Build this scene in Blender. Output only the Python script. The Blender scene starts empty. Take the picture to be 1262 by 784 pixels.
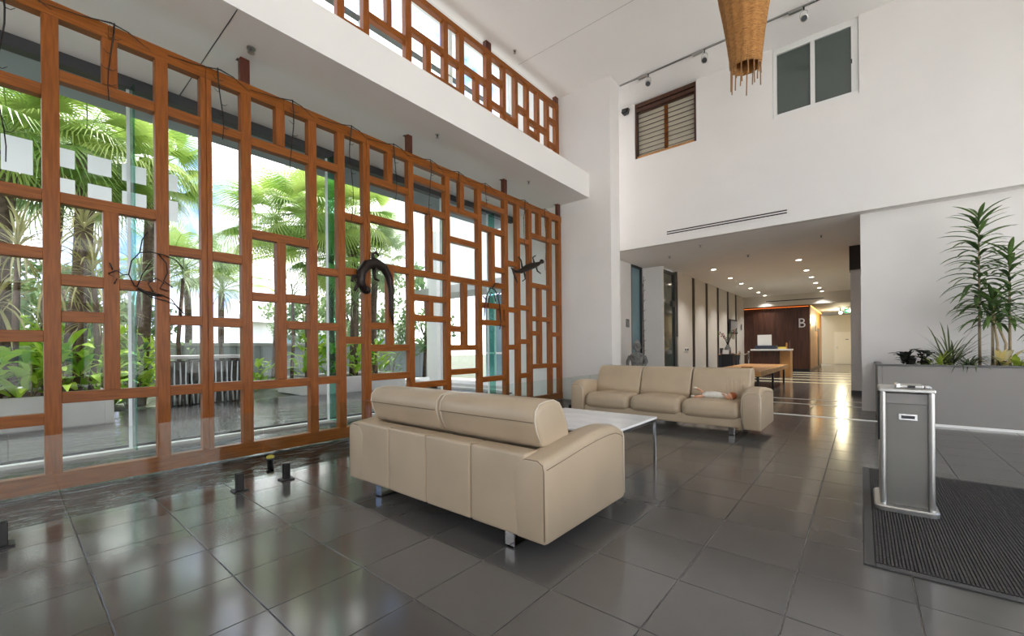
import bpy, math, random
from mathutils import Vector, Matrix
import numpy as np

random.seed(7)
sc = bpy.context.scene
COL = sc.collection
PI = math.pi

# ------------------------------------------------------------------ camera
CAM_H = 1.2
F_PX, CY, YAW, ROLL = 517.6, 428.86, 0.6939, -0.0094
cam_d = bpy.data.cameras.new('camera')
cam = bpy.data.objects.new('camera', cam_d)
COL.objects.link(cam)
cam_d.sensor_fit = 'HORIZONTAL'
cam_d.sensor_width = 36.0
cam_d.lens = F_PX / 1262.0 * 36.0
cam_d.shift_y = (CY - 392.0) / 1262.0
cam_d.clip_start = 0.05
cam_d.clip_end = 500
_f = Vector((-math.sin(YAW), math.cos(YAW), 0))
_r = Vector((math.cos(YAW), math.sin(YAW), 0))
_u = Vector((0, 0, 1))
_rr = _r * math.cos(ROLL) + _u * math.sin(ROLL)
_uu = _u * math.cos(ROLL) - _r * math.sin(ROLL)
m = Matrix((( _rr.x, _uu.x, -_f.x, 0), (_rr.y, _uu.y, -_f.y, 0), (_rr.z, _uu.z, -_f.z, CAM_H), (0, 0, 0, 1)))
cam.matrix_world = m
sc.camera = cam

# ------------------------------------------------------------------ view, world, sun
sc.view_settings.view_transform = 'Standard'
sc.view_settings.look = 'None'
sc.view_settings.gamma = 1.0
sc.view_settings.use_curve_mapping = False
sc.view_settings.exposure = 0.50
sc.cycles.max_bounces = 10
sc.cycles.diffuse_bounces = 8
sc.cycles.glossy_bounces = 5
sc.cycles.transparent_max_bounces = 24
sc.cycles.caustics_reflective = False
sc.cycles.caustics_refractive = False
sc.cycles.sample_clamp_indirect = 8.0

SKY_STRENGTH = 2.9
SUN_STRENGTH = 8.0
world = bpy.data.worlds.new('sky_world')
sc.world = world
world.use_nodes = True
wn = world.node_tree
for n in list(wn.nodes): wn.nodes.remove(n)
w_out = wn.nodes.new('ShaderNodeOutputWorld')
w_bg = wn.nodes.new('ShaderNodeBackground')
w_tc = wn.nodes.new('ShaderNodeTexCoord')
w_no = wn.nodes.new('ShaderNodeTexNoise')
w_no.inputs['Scale'].default_value = 3.2
w_no.inputs['Detail'].default_value = 6.0
w_no.inputs['Roughness'].default_value = 0.55
w_rp = wn.nodes.new('ShaderNodeValToRGB')
w_rp.color_ramp.elements[0].position = 0.40
w_rp.color_ramp.elements[0].color = (0.12, 0.22, 0.46, 1)
w_rp.color_ramp.elements[1].position = 0.53
w_rp.color_ramp.elements[1].color = (1.0, 0.975, 0.975, 1)
wn.links.new(w_tc.outputs['Generated'], w_no.inputs['Vector'])
wn.links.new(w_no.outputs['Fac'], w_rp.inputs['Fac'])
wn.links.new(w_rp.outputs['Color'], w_bg.inputs['Color'])
w_bg.inputs['Strength'].default_value = SKY_STRENGTH
wn.links.new(w_bg.outputs['Background'], w_out.inputs['Surface'])

sun_d = bpy.data.lights.new('sun', 'SUN')
sun_d.energy = SUN_STRENGTH
sun_d.angle = math.radians(4)
sun_d.color = (1.0, 0.975, 0.96)
sun = bpy.data.objects.new('sun', sun_d)
COL.objects.link(sun)
sun.rotation_euler = Vector((0.20, -0.30, -1.0)).to_track_quat('-Z', 'Y').to_euler()
sun.location = (-20, 20, 30)

# ------------------------------------------------------------------ materials
def srgb(r, g, b):
    def c(v):
        v = v / 255.0
        return v / 12.92 if v <= 0.04045 else ((v + 0.055) / 1.055) ** 2.4
    return (c(r), c(g), c(b), 1.0)

def mat(name, col, rough=0.5, metal=0.0, noise=0.0, nscale=8.0, bump=0.0, bscale=60.0, stretch=None, spec=0.5, col2=None, emit=None, estr=0.0, coat=0.0, trans=0.0):
    """principled material; colour broken up by object-space noise, fine relief by bump"""
    M = bpy.data.materials.new(name)
    M.use_nodes = True
    nt = M.node_tree
    P = nt.nodes['Principled BSDF']
    P.inputs['Base Color'].default_value = col
    P.inputs['Roughness'].default_value = rough
    P.inputs['Metallic'].default_value = metal
    P.inputs['Specular IOR Level'].default_value = spec
    P.inputs['Coat Weight'].default_value = coat
    P.inputs['Coat Roughness'].default_value = 0.12
    if emit is not None:
        P.inputs['Emission Color'].default_value = emit
        P.inputs['Emission Strength'].default_value = estr
    tc = mp = None
    if noise > 0 or bump > 0 or col2 is not None:
        tc = nt.nodes.new('ShaderNodeTexCoord')
        mp = nt.nodes.new('ShaderNodeMapping')
        if stretch: mp.inputs['Scale'].default_value = stretch
        nt.links.new(tc.outputs['Object'], mp.inputs['Vector'])
    if noise > 0 or col2 is not None:
        no = nt.nodes.new('ShaderNodeTexNoise')
        no.inputs['Scale'].default_value = nscale
        no.inputs['Detail'].default_value = 5
        nt.links.new(mp.outputs['Vector'], no.inputs['Vector'])
        mix = nt.nodes.new('ShaderNodeMix'); mix.data_type = 'RGBA'
        if col2 is None:
            col2 = tuple(min(1, v * (1 - noise)) for v in col[:3]) + (1,)
        mix.inputs['A'].default_value = col
        mix.inputs['B'].default_value = col2
        mr = nt.nodes.new('ShaderNodeMapRange')
        mr.inputs['From Min'].default_value = 0.35
        mr.inputs['From Max'].default_value = 0.65
        nt.links.new(no.outputs['Fac'], mr.inputs['Value'])
        nt.links.new(mr.outputs['Result'], mix.inputs['Factor'])
        nt.links.new(mix.outputs['Result'], P.inputs['Base Color'])
    if bump > 0:
        n2 = nt.nodes.new('ShaderNodeTexNoise')
        n2.inputs['Scale'].default_value = bscale
        n2.inputs['Detail'].default_value = 4
        nt.links.new(mp.outputs['Vector'], n2.inputs['Vector'])
        b = nt.nodes.new('ShaderNodeBump')
        b.inputs['Strength'].default_value = bump
        b.inputs['Distance'].default_value = 0.02
        nt.links.new(n2.outputs['Fac'], b.inputs['Height'])
        nt.links.new(b.outputs['Normal'], P.inputs['Normal'])
    return M

def glass(name, tint=(0.95, 0.98, 0.97, 1), refl=1.0, rough=0.0):
    """thin clear pane: see-through with Fresnel reflection"""
    M = bpy.data.materials.new(name)
    M.use_nodes = True
    nt = M.node_tree
    for n in list(nt.nodes): nt.nodes.remove(n)
    o = nt.nodes.new('ShaderNodeOutputMaterial')
    t = nt.nodes.new('ShaderNodeBsdfTransparent'); t.inputs['Color'].default_value = tint
    g = nt.nodes.new('ShaderNodeBsdfGlossy'); g.inputs['Roughness'].default_value = rough
    lw = nt.nodes.new('ShaderNodeLayerWeight'); lw.inputs['Blend'].default_value = 0.5
    pw = nt.nodes.new('ShaderNodeMath'); pw.operation = 'POWER'; pw.inputs[1].default_value = 5.0
    mu = nt.nodes.new('ShaderNodeMath'); mu.operation = 'MULTIPLY_ADD'; mu.inputs[1].default_value = 0.80*refl; mu.inputs[2].default_value = 0.035*refl
    mx = nt.nodes.new('ShaderNodeMixShader')
    nt.links.new(lw.outputs['Facing'], pw.inputs[0]); nt.links.new(pw.outputs[0], mu.inputs[0]); nt.links.new(mu.outputs[0], mx.inputs[0])
    nt.links.new(t.outputs[0], mx.inputs[1]); nt.links.new(g.outputs[0], mx.inputs[2])
    nt.links.new(mx.outputs[0], o.inputs['Surface'])
    return M

def leaf_mat(name, c1, c2, rough=0.45):
    M = bpy.data.materials.new(name)
    M.use_nodes = True
    nt = M.node_tree
    P = nt.nodes['Principled BSDF']
    P.inputs['Roughness'].default_value = rough
    oi = nt.nodes.new('ShaderNodeObjectInfo')
    mix = nt.nodes.new('ShaderNodeMix'); mix.data_type = 'RGBA'
    mix.inputs['A'].default_value = c1; mix.inputs['B'].default_value = c2
    nt.links.new(oi.outputs['Random'], mix.inputs['Factor'])
    nt.links.new(mix.outputs['Result'], P.inputs['Base Color'])
    tl = nt.nodes.new('ShaderNodeBsdfTranslucent')
    nt.links.new(mix.outputs['Result'], tl.inputs['Color'])
    ms = nt.nodes.new('ShaderNodeMixShader'); ms.inputs[0].default_value = 0.35
    out = nt.nodes['Material Output']
    nt.links.new(P.outputs[0], ms.inputs[1]); nt.links.new(tl.outputs[0], ms.inputs[2])
    nt.links.new(ms.outputs[0], out.inputs['Surface'])
    return M

M = {}
M['plaster'] = mat('white_plaster', srgb(230, 227, 224), 0.85, noise=0.03, nscale=1.5)
M['ceiling'] = mat('white_ceiling_paint', srgb(246, 243, 240), 0.9, noise=0.02, nscale=1.0)
M['soffit'] = mat('soffit_paint', srgb(232, 230, 227), 0.9, noise=0.02, nscale=1.0)
M['joint'] = mat('joint_line', srgb(160, 157, 153), 0.9)
M['tile'] = None
M['grout'] = mat('grout', srgb(150, 147, 141), 0.9, noise=0.15, nscale=30)
M['wood_v'] = mat('timber_upright', srgb(146, 83, 29), 0.36, stretch=(14, 14, 1.1), nscale=4.0, col2=srgb(124, 67, 21), bump=0.06, bscale=9, spec=0.25)
M['wood_h'] = mat('timber_crosspiece', srgb(146, 84, 29), 0.36, stretch=(14, 1.1, 14), nscale=4.0, col2=srgb(123, 67, 21), bump=0.06, bscale=9, spec=0.25)
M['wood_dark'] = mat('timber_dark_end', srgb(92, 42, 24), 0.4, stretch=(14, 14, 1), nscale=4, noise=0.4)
M['leather'] = mat('beige_leather', srgb(184, 165, 139), 0.36, noise=0.10, nscale=2.5, bump=0.10, bscale=190)
M['leather_seam'] = mat('leather_seam', srgb(118, 102, 82), 0.6)
M['piping'] = mat('pale_piping', srgb(206, 196, 178), 0.5)
M['chrome'] = mat('chrome', srgb(200, 200, 202), 0.12, metal=1.0)
M['brushed'] = mat('brushed_steel', srgb(196, 195, 192), 0.32, metal=1.0, noise=0.08, nscale=3, stretch=(1, 1, 0.05))
M['alu'] = mat('white_aluminium', srgb(226, 226, 224), 0.35)
M['steel_panel'] = mat('grey_steel_panel', srgb(128, 126, 121), 0.42, metal=0.55, noise=0.08, nscale=3)
M['dark_metal'] = mat('dark_bronze_metal', srgb(52, 51, 50), 0.45, metal=0.6)
M['black'] = mat('black_plastic', srgb(26, 26, 28), 0.45)
M['frame_dark'] = mat('charcoal_frame', srgb(58, 60, 62), 0.5)
M['marble'] = mat('white_marble', srgb(246, 245, 243), 0.10, col2=srgb(226, 226, 228), nscale=2.2, stretch=(1, 2.5, 1))
M['glass'] = glass('clear_glass', (0.97, 0.985, 0.98, 1), 0.4)
M['glass_rail'] = glass('balustrade_glass', (0.93, 0.96, 0.95, 1), 1.0)
M['glass_fin'] = glass('green_glass_fin', (0.52, 0.80, 0.72, 1), 1.0)
M['glass_blue'] = mat('bluish_window_glass', srgb(126, 158, 168), 0.08, noise=0.25, nscale=0.8)
M['glass_dark'] = mat('grey_window_glass', srgb(78, 88, 84), 0.08, noise=0.2, nscale=0.5, spec=0.8)
M['film'] = leaf_mat('white_window_film', srgb(244, 245, 246), srgb(244, 245, 246))
M['film'].node_tree.nodes['Mix Shader'].inputs[0].default_value = 0.8
M['wicker'] = mat('woven_rattan', srgb(206, 152, 88), 0.65, col2=srgb(166, 114, 60), nscale=22, stretch=(1, 1, 5), bump=0.5, bscale=70)
M['reed'] = mat('rattan_stick', srgb(150, 108, 66), 0.7)
M['iron'] = mat('dark_iron', srgb(40, 30, 26), 0.5, metal=0.4)
M['twig'] = mat('dark_twig', srgb(38, 30, 26), 0.8)
M['mat_rib'] = mat('charcoal_ribbed_mat', srgb(74, 72, 70), 0.95, noise=0.5, nscale=60)
M['mat_base'] = mat('mat_backing', srgb(44, 43, 42), 0.95)
M['mat_edge'] = mat('rubber_edge', srgb(70, 69, 68), 0.7)
M['planter'] = mat('grey_planter_panel', srgb(142, 138, 134), 0.55, noise=0.05, nscale=2)
M['planter_cap'] = mat('planter_cap', srgb(96, 96, 94), 0.5)
M['soil'] = mat('soil', srgb(60, 46, 36), 0.95, noise=0.4, nscale=20)
M['leaf_dark'] = leaf_mat('dracaena_leaf', srgb(70, 98, 56), srgb(112, 142, 76))
M['leaf_black'] = leaf_mat('purple_black_leaf', srgb(40, 42, 40), srgb(62, 66, 56))
M['leaf_grass'] = leaf_mat('blade_grass', srgb(74, 90, 62), srgb(110, 122, 80))
M['leaf_lime'] = leaf_mat('lime_leaf', srgb(150, 176, 60), srgb(190, 205, 92))
M['leaf_cream'] = leaf_mat('cream_leaf', srgb(226, 206, 130), srgb(238, 228, 190))
M['stem'] = mat('cane_stem', srgb(170, 150, 118), 0.8, noise=0.3, nscale=20)
M['palm_leaf'] = leaf_mat('palm_leaf', srgb(108, 146, 60), srgb(172, 192, 100))
M['palm_leaf2'] = leaf_mat('palm_leaf_blue', srgb(120, 146, 106), srgb(170, 186, 142))
M['pale_leaf'] = leaf_mat('pale_spiky_leaf', srgb(160, 156, 104), srgb(206, 202, 152))
M['shrub_leaf'] = leaf_mat('bright_shrub_leaf', srgb(104, 158, 36), srgb(176, 206, 72))
M['tree_leaf'] = leaf_mat('tree_leaf', srgb(92, 122, 78), srgb(142, 166, 114))
M['trunk'] = mat('palm_trunk', srgb(112, 94, 80), 0.9, noise=0.5, nscale=12, bump=0.6, bscale=14)
M['concrete'] = mat('pale_concrete', srgb(196, 194, 190), 0.8, noise=0.1, nscale=3)
M['paving'] = mat('wet_paving', srgb(92, 91, 90), 0.12, noise=0.3, nscale=1.2)
M['fence'] = mat('grey_fence', srgb(150, 156, 160), 0.7)
M['fountain'] = mat('dark_wet_stone', srgb(60, 58, 56), 0.25, noise=0.6, nscale=9, bump=0.4, bscale=12)
M['drip'] = mat('white_water_streak', srgb(225, 228, 230), 0.3)
M['render_white'] = mat('white_render', srgb(240, 239, 236), 0.85)
M['render_grey'] = mat('grey_render', srgb(176, 178, 178), 0.85)
M['eave'] = mat('eave_lining', srgb(150, 160, 166), 0.8)
M['roof'] = mat('far_roof', srgb(208, 206, 202), 0.8)
M['bounce_ground'] = mat('pale_bounce_ground', srgb(238, 234, 226), 0.8, noise=0.05, nscale=1)  # kept very pale so the unseen ground reflects sun indoors
M['grassland'] = mat('lawn', srgb(92, 98, 80), 0.95, noise=0.3, nscale=2)
M['bronze_dark'] = mat('dark_walnut_panel', srgb(82, 48, 32), 0.42, stretch=(9, 9, 0.6), nscale=3, col2=srgb(58, 32, 22))
M['bronze_gold'] = mat('gold_timber_panel', srgb(172, 122, 58), 0.35, stretch=(9, 9, 0.6), nscale=3, col2=srgb(128, 84, 38))
M['lobby_wall'] = mat('lobby_wall_paint', srgb(214, 208, 199), 0.85, stretch=(20, 20, 0.3), nscale=3, noise=0.04)
M['stripe'] = mat('dark_wall_recess', srgb(46, 34, 28), 0.6)
M['bench_wood'] = mat('honey_timber', srgb(192, 142, 84), 0.4, stretch=(8, 0.8, 8), nscale=4, col2=srgb(164, 112, 60))
M['paper'] = mat('white_paper', srgb(238, 238, 236), 0.8)
M['yellow'] = mat('yellow_card', srgb(214, 190, 80), 0.7)
M['sign'] = mat('brushed_letter', srgb(224, 224, 222), 0.4)
M['green_sign'] = mat('exit_sign_face', srgb(70, 170, 130), 0.5, emit=srgb(70, 190, 140), estr=0.8)
M['sign_white'] = mat('exit_sign_figure', srgb(240, 250, 244), 0.5, emit=srgb(235, 255, 245), estr=1.6)
M['lamp'] = mat('lamp_lens', srgb(255, 246, 226), 0.5, emit=srgb(255, 244, 222), estr=9.0)
M['stone_grey'] = mat('grey_carved_stone', srgb(138, 138, 136), 0.6, noise=0.55, nscale=10, bump=0.4, bscale=40)
M['skin_doll'] = mat('doll_skin', srgb(224, 170, 138), 0.6)
M['hair_doll'] = mat('doll_ginger_hair', srgb(186, 104, 62), 0.9, noise=0.4, nscale=60, bump=0.6, bscale=80)
M['cloth_doll'] = mat('doll_white_dress', srgb(226, 222, 212), 0.9, noise=0.1, nscale=30)
M['silver'] = mat('silver_strip', srgb(232, 231, 228), 0.35)
M['strip_gold'] = mat('pale_stone_strip', srgb(222, 208, 160), 0.35)
M['petal'] = mat('pink_petal', srgb(190, 130, 120), 0.7)
M['screen_face'] = mat('monitor_face', srgb(150, 152, 152), 0.3)
M['door_white'] = mat('pale_door_paint', srgb(226, 220, 200), 0.6)
M['hall_wall'] = mat('hall_wall_paint', srgb(214, 206, 182), 0.85)
M['blue_band'] = mat('navy_counter_band', srgb(44, 52, 66), 0.5)
M['interior_grey'] = mat('grey_lining', srgb(140, 139, 137), 0.7)

# floor tile: satin porcelain, slightly uneven sheen, one tone per tile
def tile_mat():
    T = bpy.data.materials.new('charcoal_porcelain_tile')
    T.use_nodes = True
    nt = T.node_tree
    P = nt.nodes['Principled BSDF']
    oi = nt.nodes.new('ShaderNodeObjectInfo')
    tc = nt.nodes.new('ShaderNodeTexCoord')
    no = nt.nodes.new('ShaderNodeTexNoise'); no.inputs['Scale'].default_value = 5; no.inputs['Detail'].default_value = 6
    nt.links.new(tc.outputs['Object'], no.inputs['Vector'])
    mix = nt.nodes.new('ShaderNodeMix'); mix.data_type = 'RGBA'
    mix.inputs['A'].default_value = srgb(79, 78, 76); mix.inputs['B'].default_value = srgb(94, 92, 89)
    ad = nt.nodes.new('ShaderNodeMath'); ad.operation = 'ADD'
    ml = nt.nodes.new('ShaderNodeMath'); ml.operation = 'MULTIPLY'; ml.inputs[1].default_value = 0.5
    nt.links.new(oi.outputs['Random'], ml.inputs[0])
    m2 = nt.nodes.new('ShaderNodeMath'); m2.operation = 'MULTIPLY'; m2.inputs[1].default_value = 0.5
    nt.links.new(no.outputs['Fac'], m2.inputs[0])
    nt.links.new(ml.outputs[0], ad.inputs[0]); nt.links.new(m2.outputs[0], ad.inputs[1])
    nt.links.new(ad.outputs[0], mix.inputs['Factor'])
    nt.links.new(mix.outputs['Result'], P.inputs['Base Color'])
    mr = nt.nodes.new('ShaderNodeMapRange')
    mr.inputs['To Min'].default_value = 0.10; mr.inputs['To Max'].default_value = 0.20
    nt.links.new(no.outputs['Fac'], mr.inputs['Value'])
    nt.links.new(mr.outputs['Result'], P.inputs['Roughness'])
    P.inputs['Specular IOR Level'].default_value = 1.0
    return T
M['tile'] = tile_mat()

def water_mat():
    T = bpy.data.materials.new('rippled_water')
    T.use_nodes = True
    nt = T.node_tree
    for n in list(nt.nodes): nt.nodes.remove(n)
    o = nt.nodes.new('ShaderNodeOutputMaterial')
    t = nt.nodes.new('ShaderNodeBsdfTransparent'); t.inputs['Color'].default_value = (0.86, 0.87, 0.87, 1)
    g = nt.nodes.new('ShaderNodeBsdfGlossy'); g.inputs['Roughness'].default_value = 0.03
    fr = nt.nodes.new('ShaderNodeFresnel'); fr.inputs['IOR'].default_value = 1.33
    tc = nt.nodes.new('ShaderNodeTexCoord')
    n1 = nt.nodes.new('ShaderNodeTexNoise'); n1.inputs['Scale'].default_value = 4; n1.inputs['Detail'].default_value = 4; n1.inputs['Distortion'].default_value = 1.2
    mpw = nt.nodes.new('ShaderNodeMapping'); mpw.inputs['Scale'].default_value = (1.6, 0.8, 1)
    nt.links.new(tc.outputs['Object'], mpw.inputs['Vector']); nt.links.new(mpw.outputs['Vector'], n1.inputs['Vector'])
    b = nt.nodes.new('ShaderNodeBump'); b.inputs['Strength'].default_value = 0.35; b.inputs['Distance'].default_value = 0.05
    nt.links.new(n1.outputs['Fac'], b.inputs['Height'])
    nt.links.new(b.outputs['Normal'], g.inputs['Normal']); nt.links.new(b.outputs['Normal'], fr.inputs['Normal'])
    mx = nt.nodes.new('ShaderNodeMixShader')
    nt.links.new(fr.outputs[0], mx.inputs[0]); nt.links.new(t.outputs[0], mx.inputs[1]); nt.links.new(g.outputs[0], mx.inputs[2])
    nt.links.new(mx.outputs[0], o.inputs['Surface'])
    return T
M['water'] = water_mat()

# ------------------------------------------------------------------ mesh helpers
class MB:
    """collects quads and tubes in world (or parent-local) coordinates; build() links them as ONE mesh object"""
    def __init__(s): s.v = []; s.f = []
    def add(s, vs, fs):
        k = len(s.v); s.v += [tuple(p) for p in vs]; s.f += [tuple(i + k for i in f) for f in fs]; return s
    def box(s, x0, x1, y0, y1, z0, z1):
        x0, x1 = sorted((x0, x1)); y0, y1 = sorted((y0, y1)); z0, z1 = sorted((z0, z1))
        return s.add([(x0,y0,z0),(x1,y0,z0),(x1,y1,z0),(x0,y1,z0),(x0,y0,z1),(x1,y0,z1),(x1,y1,z1),(x0,y1,z1)],
                     [(0,3,2,1),(4,5,6,7),(0,1,5,4),(1,2,6,5),(2,3,7,6),(3,0,4,7)])
    def cbox(s, x0, x1, y0, y1, z0, z1, c=0.004):
        """box with chamfered edges"""
        x0, x1 = sorted((x0, x1)); y0, y1 = sorted((y0, y1)); z0, z1 = sorted((z0, z1))
        c = min(c, (x1-x0)*.45, (y1-y0)*.45, (z1-z0)*.45)
        lo = (x0, y0, z0); hi = (x1, y1, z1); vs = []; idx = {}
        for i in range(8):
            b = [(i >> k) & 1 for k in range(3)]
            for ax in range(3):
                p = []
                for k in range(3):
                    full = hi[k] if b[k] else lo[k]
                    p.append(full if k == ax else (full - c if b[k] else full + c))
                idx[(i, ax)] = len(vs); vs.append(p)
        fs = []
        for ax in range(3):
            o = [k for k in range(3) if k != ax]
            for side in (0, 1):
                q = []
                for (a, b2) in ((0,0),(1,0),(1,1),(0,1)):
                    i = (side << ax) | (a << o[0]) | (b2 << o[1]); q.append(idx[(i, ax)])
                flip = (side == 0) ^ (ax == 1)
                fs.append(tuple(q[::-1]) if flip else tuple(q))
        for ax in range(3):
            o = [k for k in range(3) if k != ax]
            for a in (0, 1):
                for b2 in (0, 1):
                    i0 = (a << o[0]) | (b2 << o[1]); i1 = i0 | (1 << ax)
                    q = [idx[(i0, o[0])], idx[(i1, o[0])], idx[(i1, o[1])], idx[(i0, o[1])]]
                    s_ = (a ^ b2) ^ (ax == 1)
                    fs.append(tuple(q) if s_ else tuple(q[::-1]))
        for i in range(8):
            q = [idx[(i, 0)], idx[(i, 1)], idx[(i, 2)]]
            par = bin(i).count('1') % 2
            fs.append(tuple(q) if par else tuple(q[::-1]))
        return s.add(vs, fs)
    def rings(s, R, closed=False, caps=True):
        """loft a list of equal-length vertex rings"""
        k = len(s.v); n = len(R[0])
        for r in R: s.v += [tuple(p) for p in r]
        m_ = len(R)
        for i in range(m_ - (0 if closed else 1)):
            for j in range(n):
                a = k + i*n + j; b = k + i*n + (j+1) % n
                i2 = (i+1) % m_
                c = k + i2*n + (j+1) % n; d = k + i2*n + j
                s.f.append((a, b, c, d))
        if caps and not closed:
            s.f.append(tuple(k + j for j in range(n))[::-1]); s.f.append(tuple(k + (m_-1)*n + j for j in range(n)))
        return s
    def tube(s, pts, r, n=6, r1=None, caps=True):
        pts = [Vector(p) for p in pts]; R = []; up = None
        L = len(pts)
        for i, p in enumerate(pts):
            t = (pts[min(i+1, L-1)] - pts[max(i-1, 0)])
            if t.length < 1e-9: t = Vector((0, 0, 1))
            t.normalize()
            if up is None:
                up = Vector((0, 0, 1)) if abs(t.z) < 0.9 else Vector((1, 0, 0))
            a = t.cross(up); 
            if a.length < 1e-6: a = t.cross(Vector((0, 1, 0)))
            a.normalize(); b = a.cross(t); b.normalize(); up = b
            if isinstance(r, (list, tuple)): rr = r[i]
            elif r1 is not None: rr = r + (r1 - r) * i / max(1, L-1)
            else: rr = r
            R.append([p + (a*math.cos(2*PI*j/n) + b*math.sin(2*PI*j/n)) * rr for j in range(n)])
        return s.rings(R, caps=caps)
    def lathe(s, prof, cx=0, cy=0, n=20, caps=True):
        return s.rings([[(cx + r*math.cos(2*PI*j/n), cy + r*math.sin(2*PI*j/n), z) for j in range(n)] for r, z in prof], caps=caps)
    def prism(s, poly, axis, a, b):
        """extrude a 2-D polygon (list of 2-tuples) along axis 0/1/2 from a to b"""
        def P(p, t):
            if axis == 0: return (t, p[0], p[1])
            if axis == 1: return (p[0], t, p[1])
            return (p[0], p[1], t)
        return s.rings([[P(p, a) for p in poly], [P(p, b) for p in poly]])
    def rbox(s, x0, x1, y0, y1, z0, z1, r=0.04, seg=3, deform=None, mid=4):
        """soft rounded box, optional deform(x,y,z in -1..1, p)->p"""
        c = ((x0+x1)/2, (y0+y1)/2, (z0+z1)/2); h = ((x1-x0)/2, (y1-y0)/2, (z1-z0)/2)
        r = min(r, min(h)*0.98)
        def coords(hh):
            inn = hh - r
            e = [hh - r + r*math.tan(PI/4*i/seg) for i in range(1, seg+1)]
            mids = [-inn + 2*inn*i/mid for i in range(mid+1)]
            return [-v for v in e[::-1]] + mids + e
        C = [coords(h[k]) for k in range(3)]
        vid = {}
        def vert(i, j, k):
            key = (i, j, k)
            if key in vid: return vid[key]
            p = [C[0][i], C[1][j], C[2][k]]
            q = [max(-(h[a]-r), min(h[a]-r, p[a])) for a in range(3)]
            d = [p[a]-q[a] for a in range(3)]
            l = math.sqrt(sum(t*t for t in d))
            if l > 1e-9: p = [q[a] + d[a]/l*r for a in range(3)]
            nn = [p[a]/h[a] for a in range(3)]
            w = [c[a] + p[a] for a in range(3)]
            if deform: w = deform(nn, w)
            vid[key] = len(s.v); s.v.append(tuple(w)); return vid[key]
        N = [len(C[k]) for k in range(3)]
        for ax in range(3):
            o = [(ax+1) % 3, (ax+2) % 3]
            for side in (0, 1):
                for a in range(N[o[0]]-1):
                    for b in range(N[o[1]]-1):
                        q = []
                        for (da, db) in ((0,0),(1,0),(1,1),(0,1)):
                            t = [0,0,0]; t[ax] = (N[ax]-1)*side; t[o[0]] = a+da; t[o[1]] = b+db
                            q.append(vert(*t))
                        s.f.append(tuple(q) if side else tuple(q[::-1]))
        return s
    def ball(s, c, r, n=10, m_=7, sc_=(1,1,1)):
        R = []
        for i in range(m_+1):
            th = PI * i / m_
            rr = max(math.sin(th), 0.02) * r
            R.append([(c[0] + rr*math.cos(2*PI*j/n)*sc_[0], c[1] + rr*math.sin(2*PI*j/n)*sc_[1], c[2] - math.cos(th)*r*sc_[2]) for j in range(n)])
        return s.rings(R)
    def mesh(s, name, smooth=False):
        me = bpy.data.meshes.new(name)
        me.from_pydata(s.v, [], s.f); me.update()
        if smooth:
            me.polygons.foreach_set('use_smooth', [True]*len(me.polygons))
        return me
    def build(s, name, material, parent=None, smooth=False, local=False):
        """local=True: the vertices already are in the parent's own frame"""
        if parent is not None and not local:
            o = parent; off = Vector((0, 0, 0))
            while o is not None: off = off + o.location; o = o.parent
            s.v = [(p[0]-off.x, p[1]-off.y, p[2]-off.z) for p in s.v]
        me = s.mesh(name, smooth)
        me.materials.append(M[material] if isinstance(material, str) else material)
        ob = bpy.data.objects.new(name, me); COL.objects.link(ob)
        if parent is not None: ob.parent = parent
        return ob

def tag(o, label=None, cat=None, group=None, kind=None):
    if label: o['label'] = label
    if cat: o['category'] = cat
    if group: o['group'] = group
    if kind: o['kind'] = kind
    return o
def thing(name, loc, label, cat, group=None, rz=0.0, kind=None):
    o = bpy.data.objects.new(name, None); COL.objects.link(o)
    o.location = loc; o.rotation_euler = (0, 0, rz); o.empty_display_size = 0.1
    return tag(o, label, cat, group, kind)
def struct(name, mb, material, smooth=False):
    o = mb.build(name, material, None, smooth); o['kind'] = 'structure'; return o
def inst(name, mesh, parent, loc=(0,0,0), rot=(0,0,0), scale=(1,1,1)):
    o = bpy.data.objects.new(name, mesh); COL.objects.link(o); o.parent = parent
    o.location = loc; o.rotation_euler = rot; o.scale = scale
    return o
def meshof(mb, name, material, smooth=False):
    me = mb.mesh(name, smooth); me.materials.append(M[material] if isinstance(material, str) else material); return me
B = lambda: MB()

# ================================================================== STRUCTURE
X_SCREEN = -5.364      # front face of the lower timber screen
X_GLAZ = -6.87         # glass facade behind the screen
Y_WING, Y_MAIN, Y_RIGHT = 8.32, 9.7, 9.95
Z_CEIL, Z_BULK, Z_SOF = 7.05, 3.57, 4.53
X_RSIDE, Y_REAR = 5.2, -4.2

# --- floor: slab, tiles
TX, TY, X0T, Y0T = 0.4621, 0.4781, 0.192, -0.193
floor = thing('floor', (0, 0, 0), None, None, kind='structure')
B().box(-4.425, 5.3, Y_REAR-.1, 34, -0.20, -0.006).box(X_GLAZ-.05, -4.425, Y_WING, 34, -0.20, -0.006).build('slab', 'grout', floor)
gap = 0.0028
tmesh = meshof(B().cbox(gap, TX-gap, gap, TY-gap, -0.012, 0.0, 0.0015), 'tile', 'tile')
cells = []
for i in range(-10, 12):
    for j in range(-3, 24):
        x, y = X0T + i*TX, Y0T + j*TY
        if x < -4.45 or x > 4.6: continue
        cells.append((x, y))
fwd = Vector((-math.sin(YAW), math.cos(YAW)))
def in_view(x, y):
    v = Vector((x + TX/2, y + TY/2)); d = v.dot(fwd)
    if d < 0.9: return False
    s_ = v.x*math.cos(YAW) + v.y*math.sin(YAW)
    if abs(s_/d) > 1.42: return False
    return d > 1.35 and 1.2/d*517 < 480
seen = sorted([c for c in cells if in_view(*c)], key=lambda c: c[0]**2 + c[1]**2)
near = set(seen[:300])
for c in seen[:300]:
    inst('tile', tmesh, floor, (c[0], c[1], 0))
rest = B()
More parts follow.
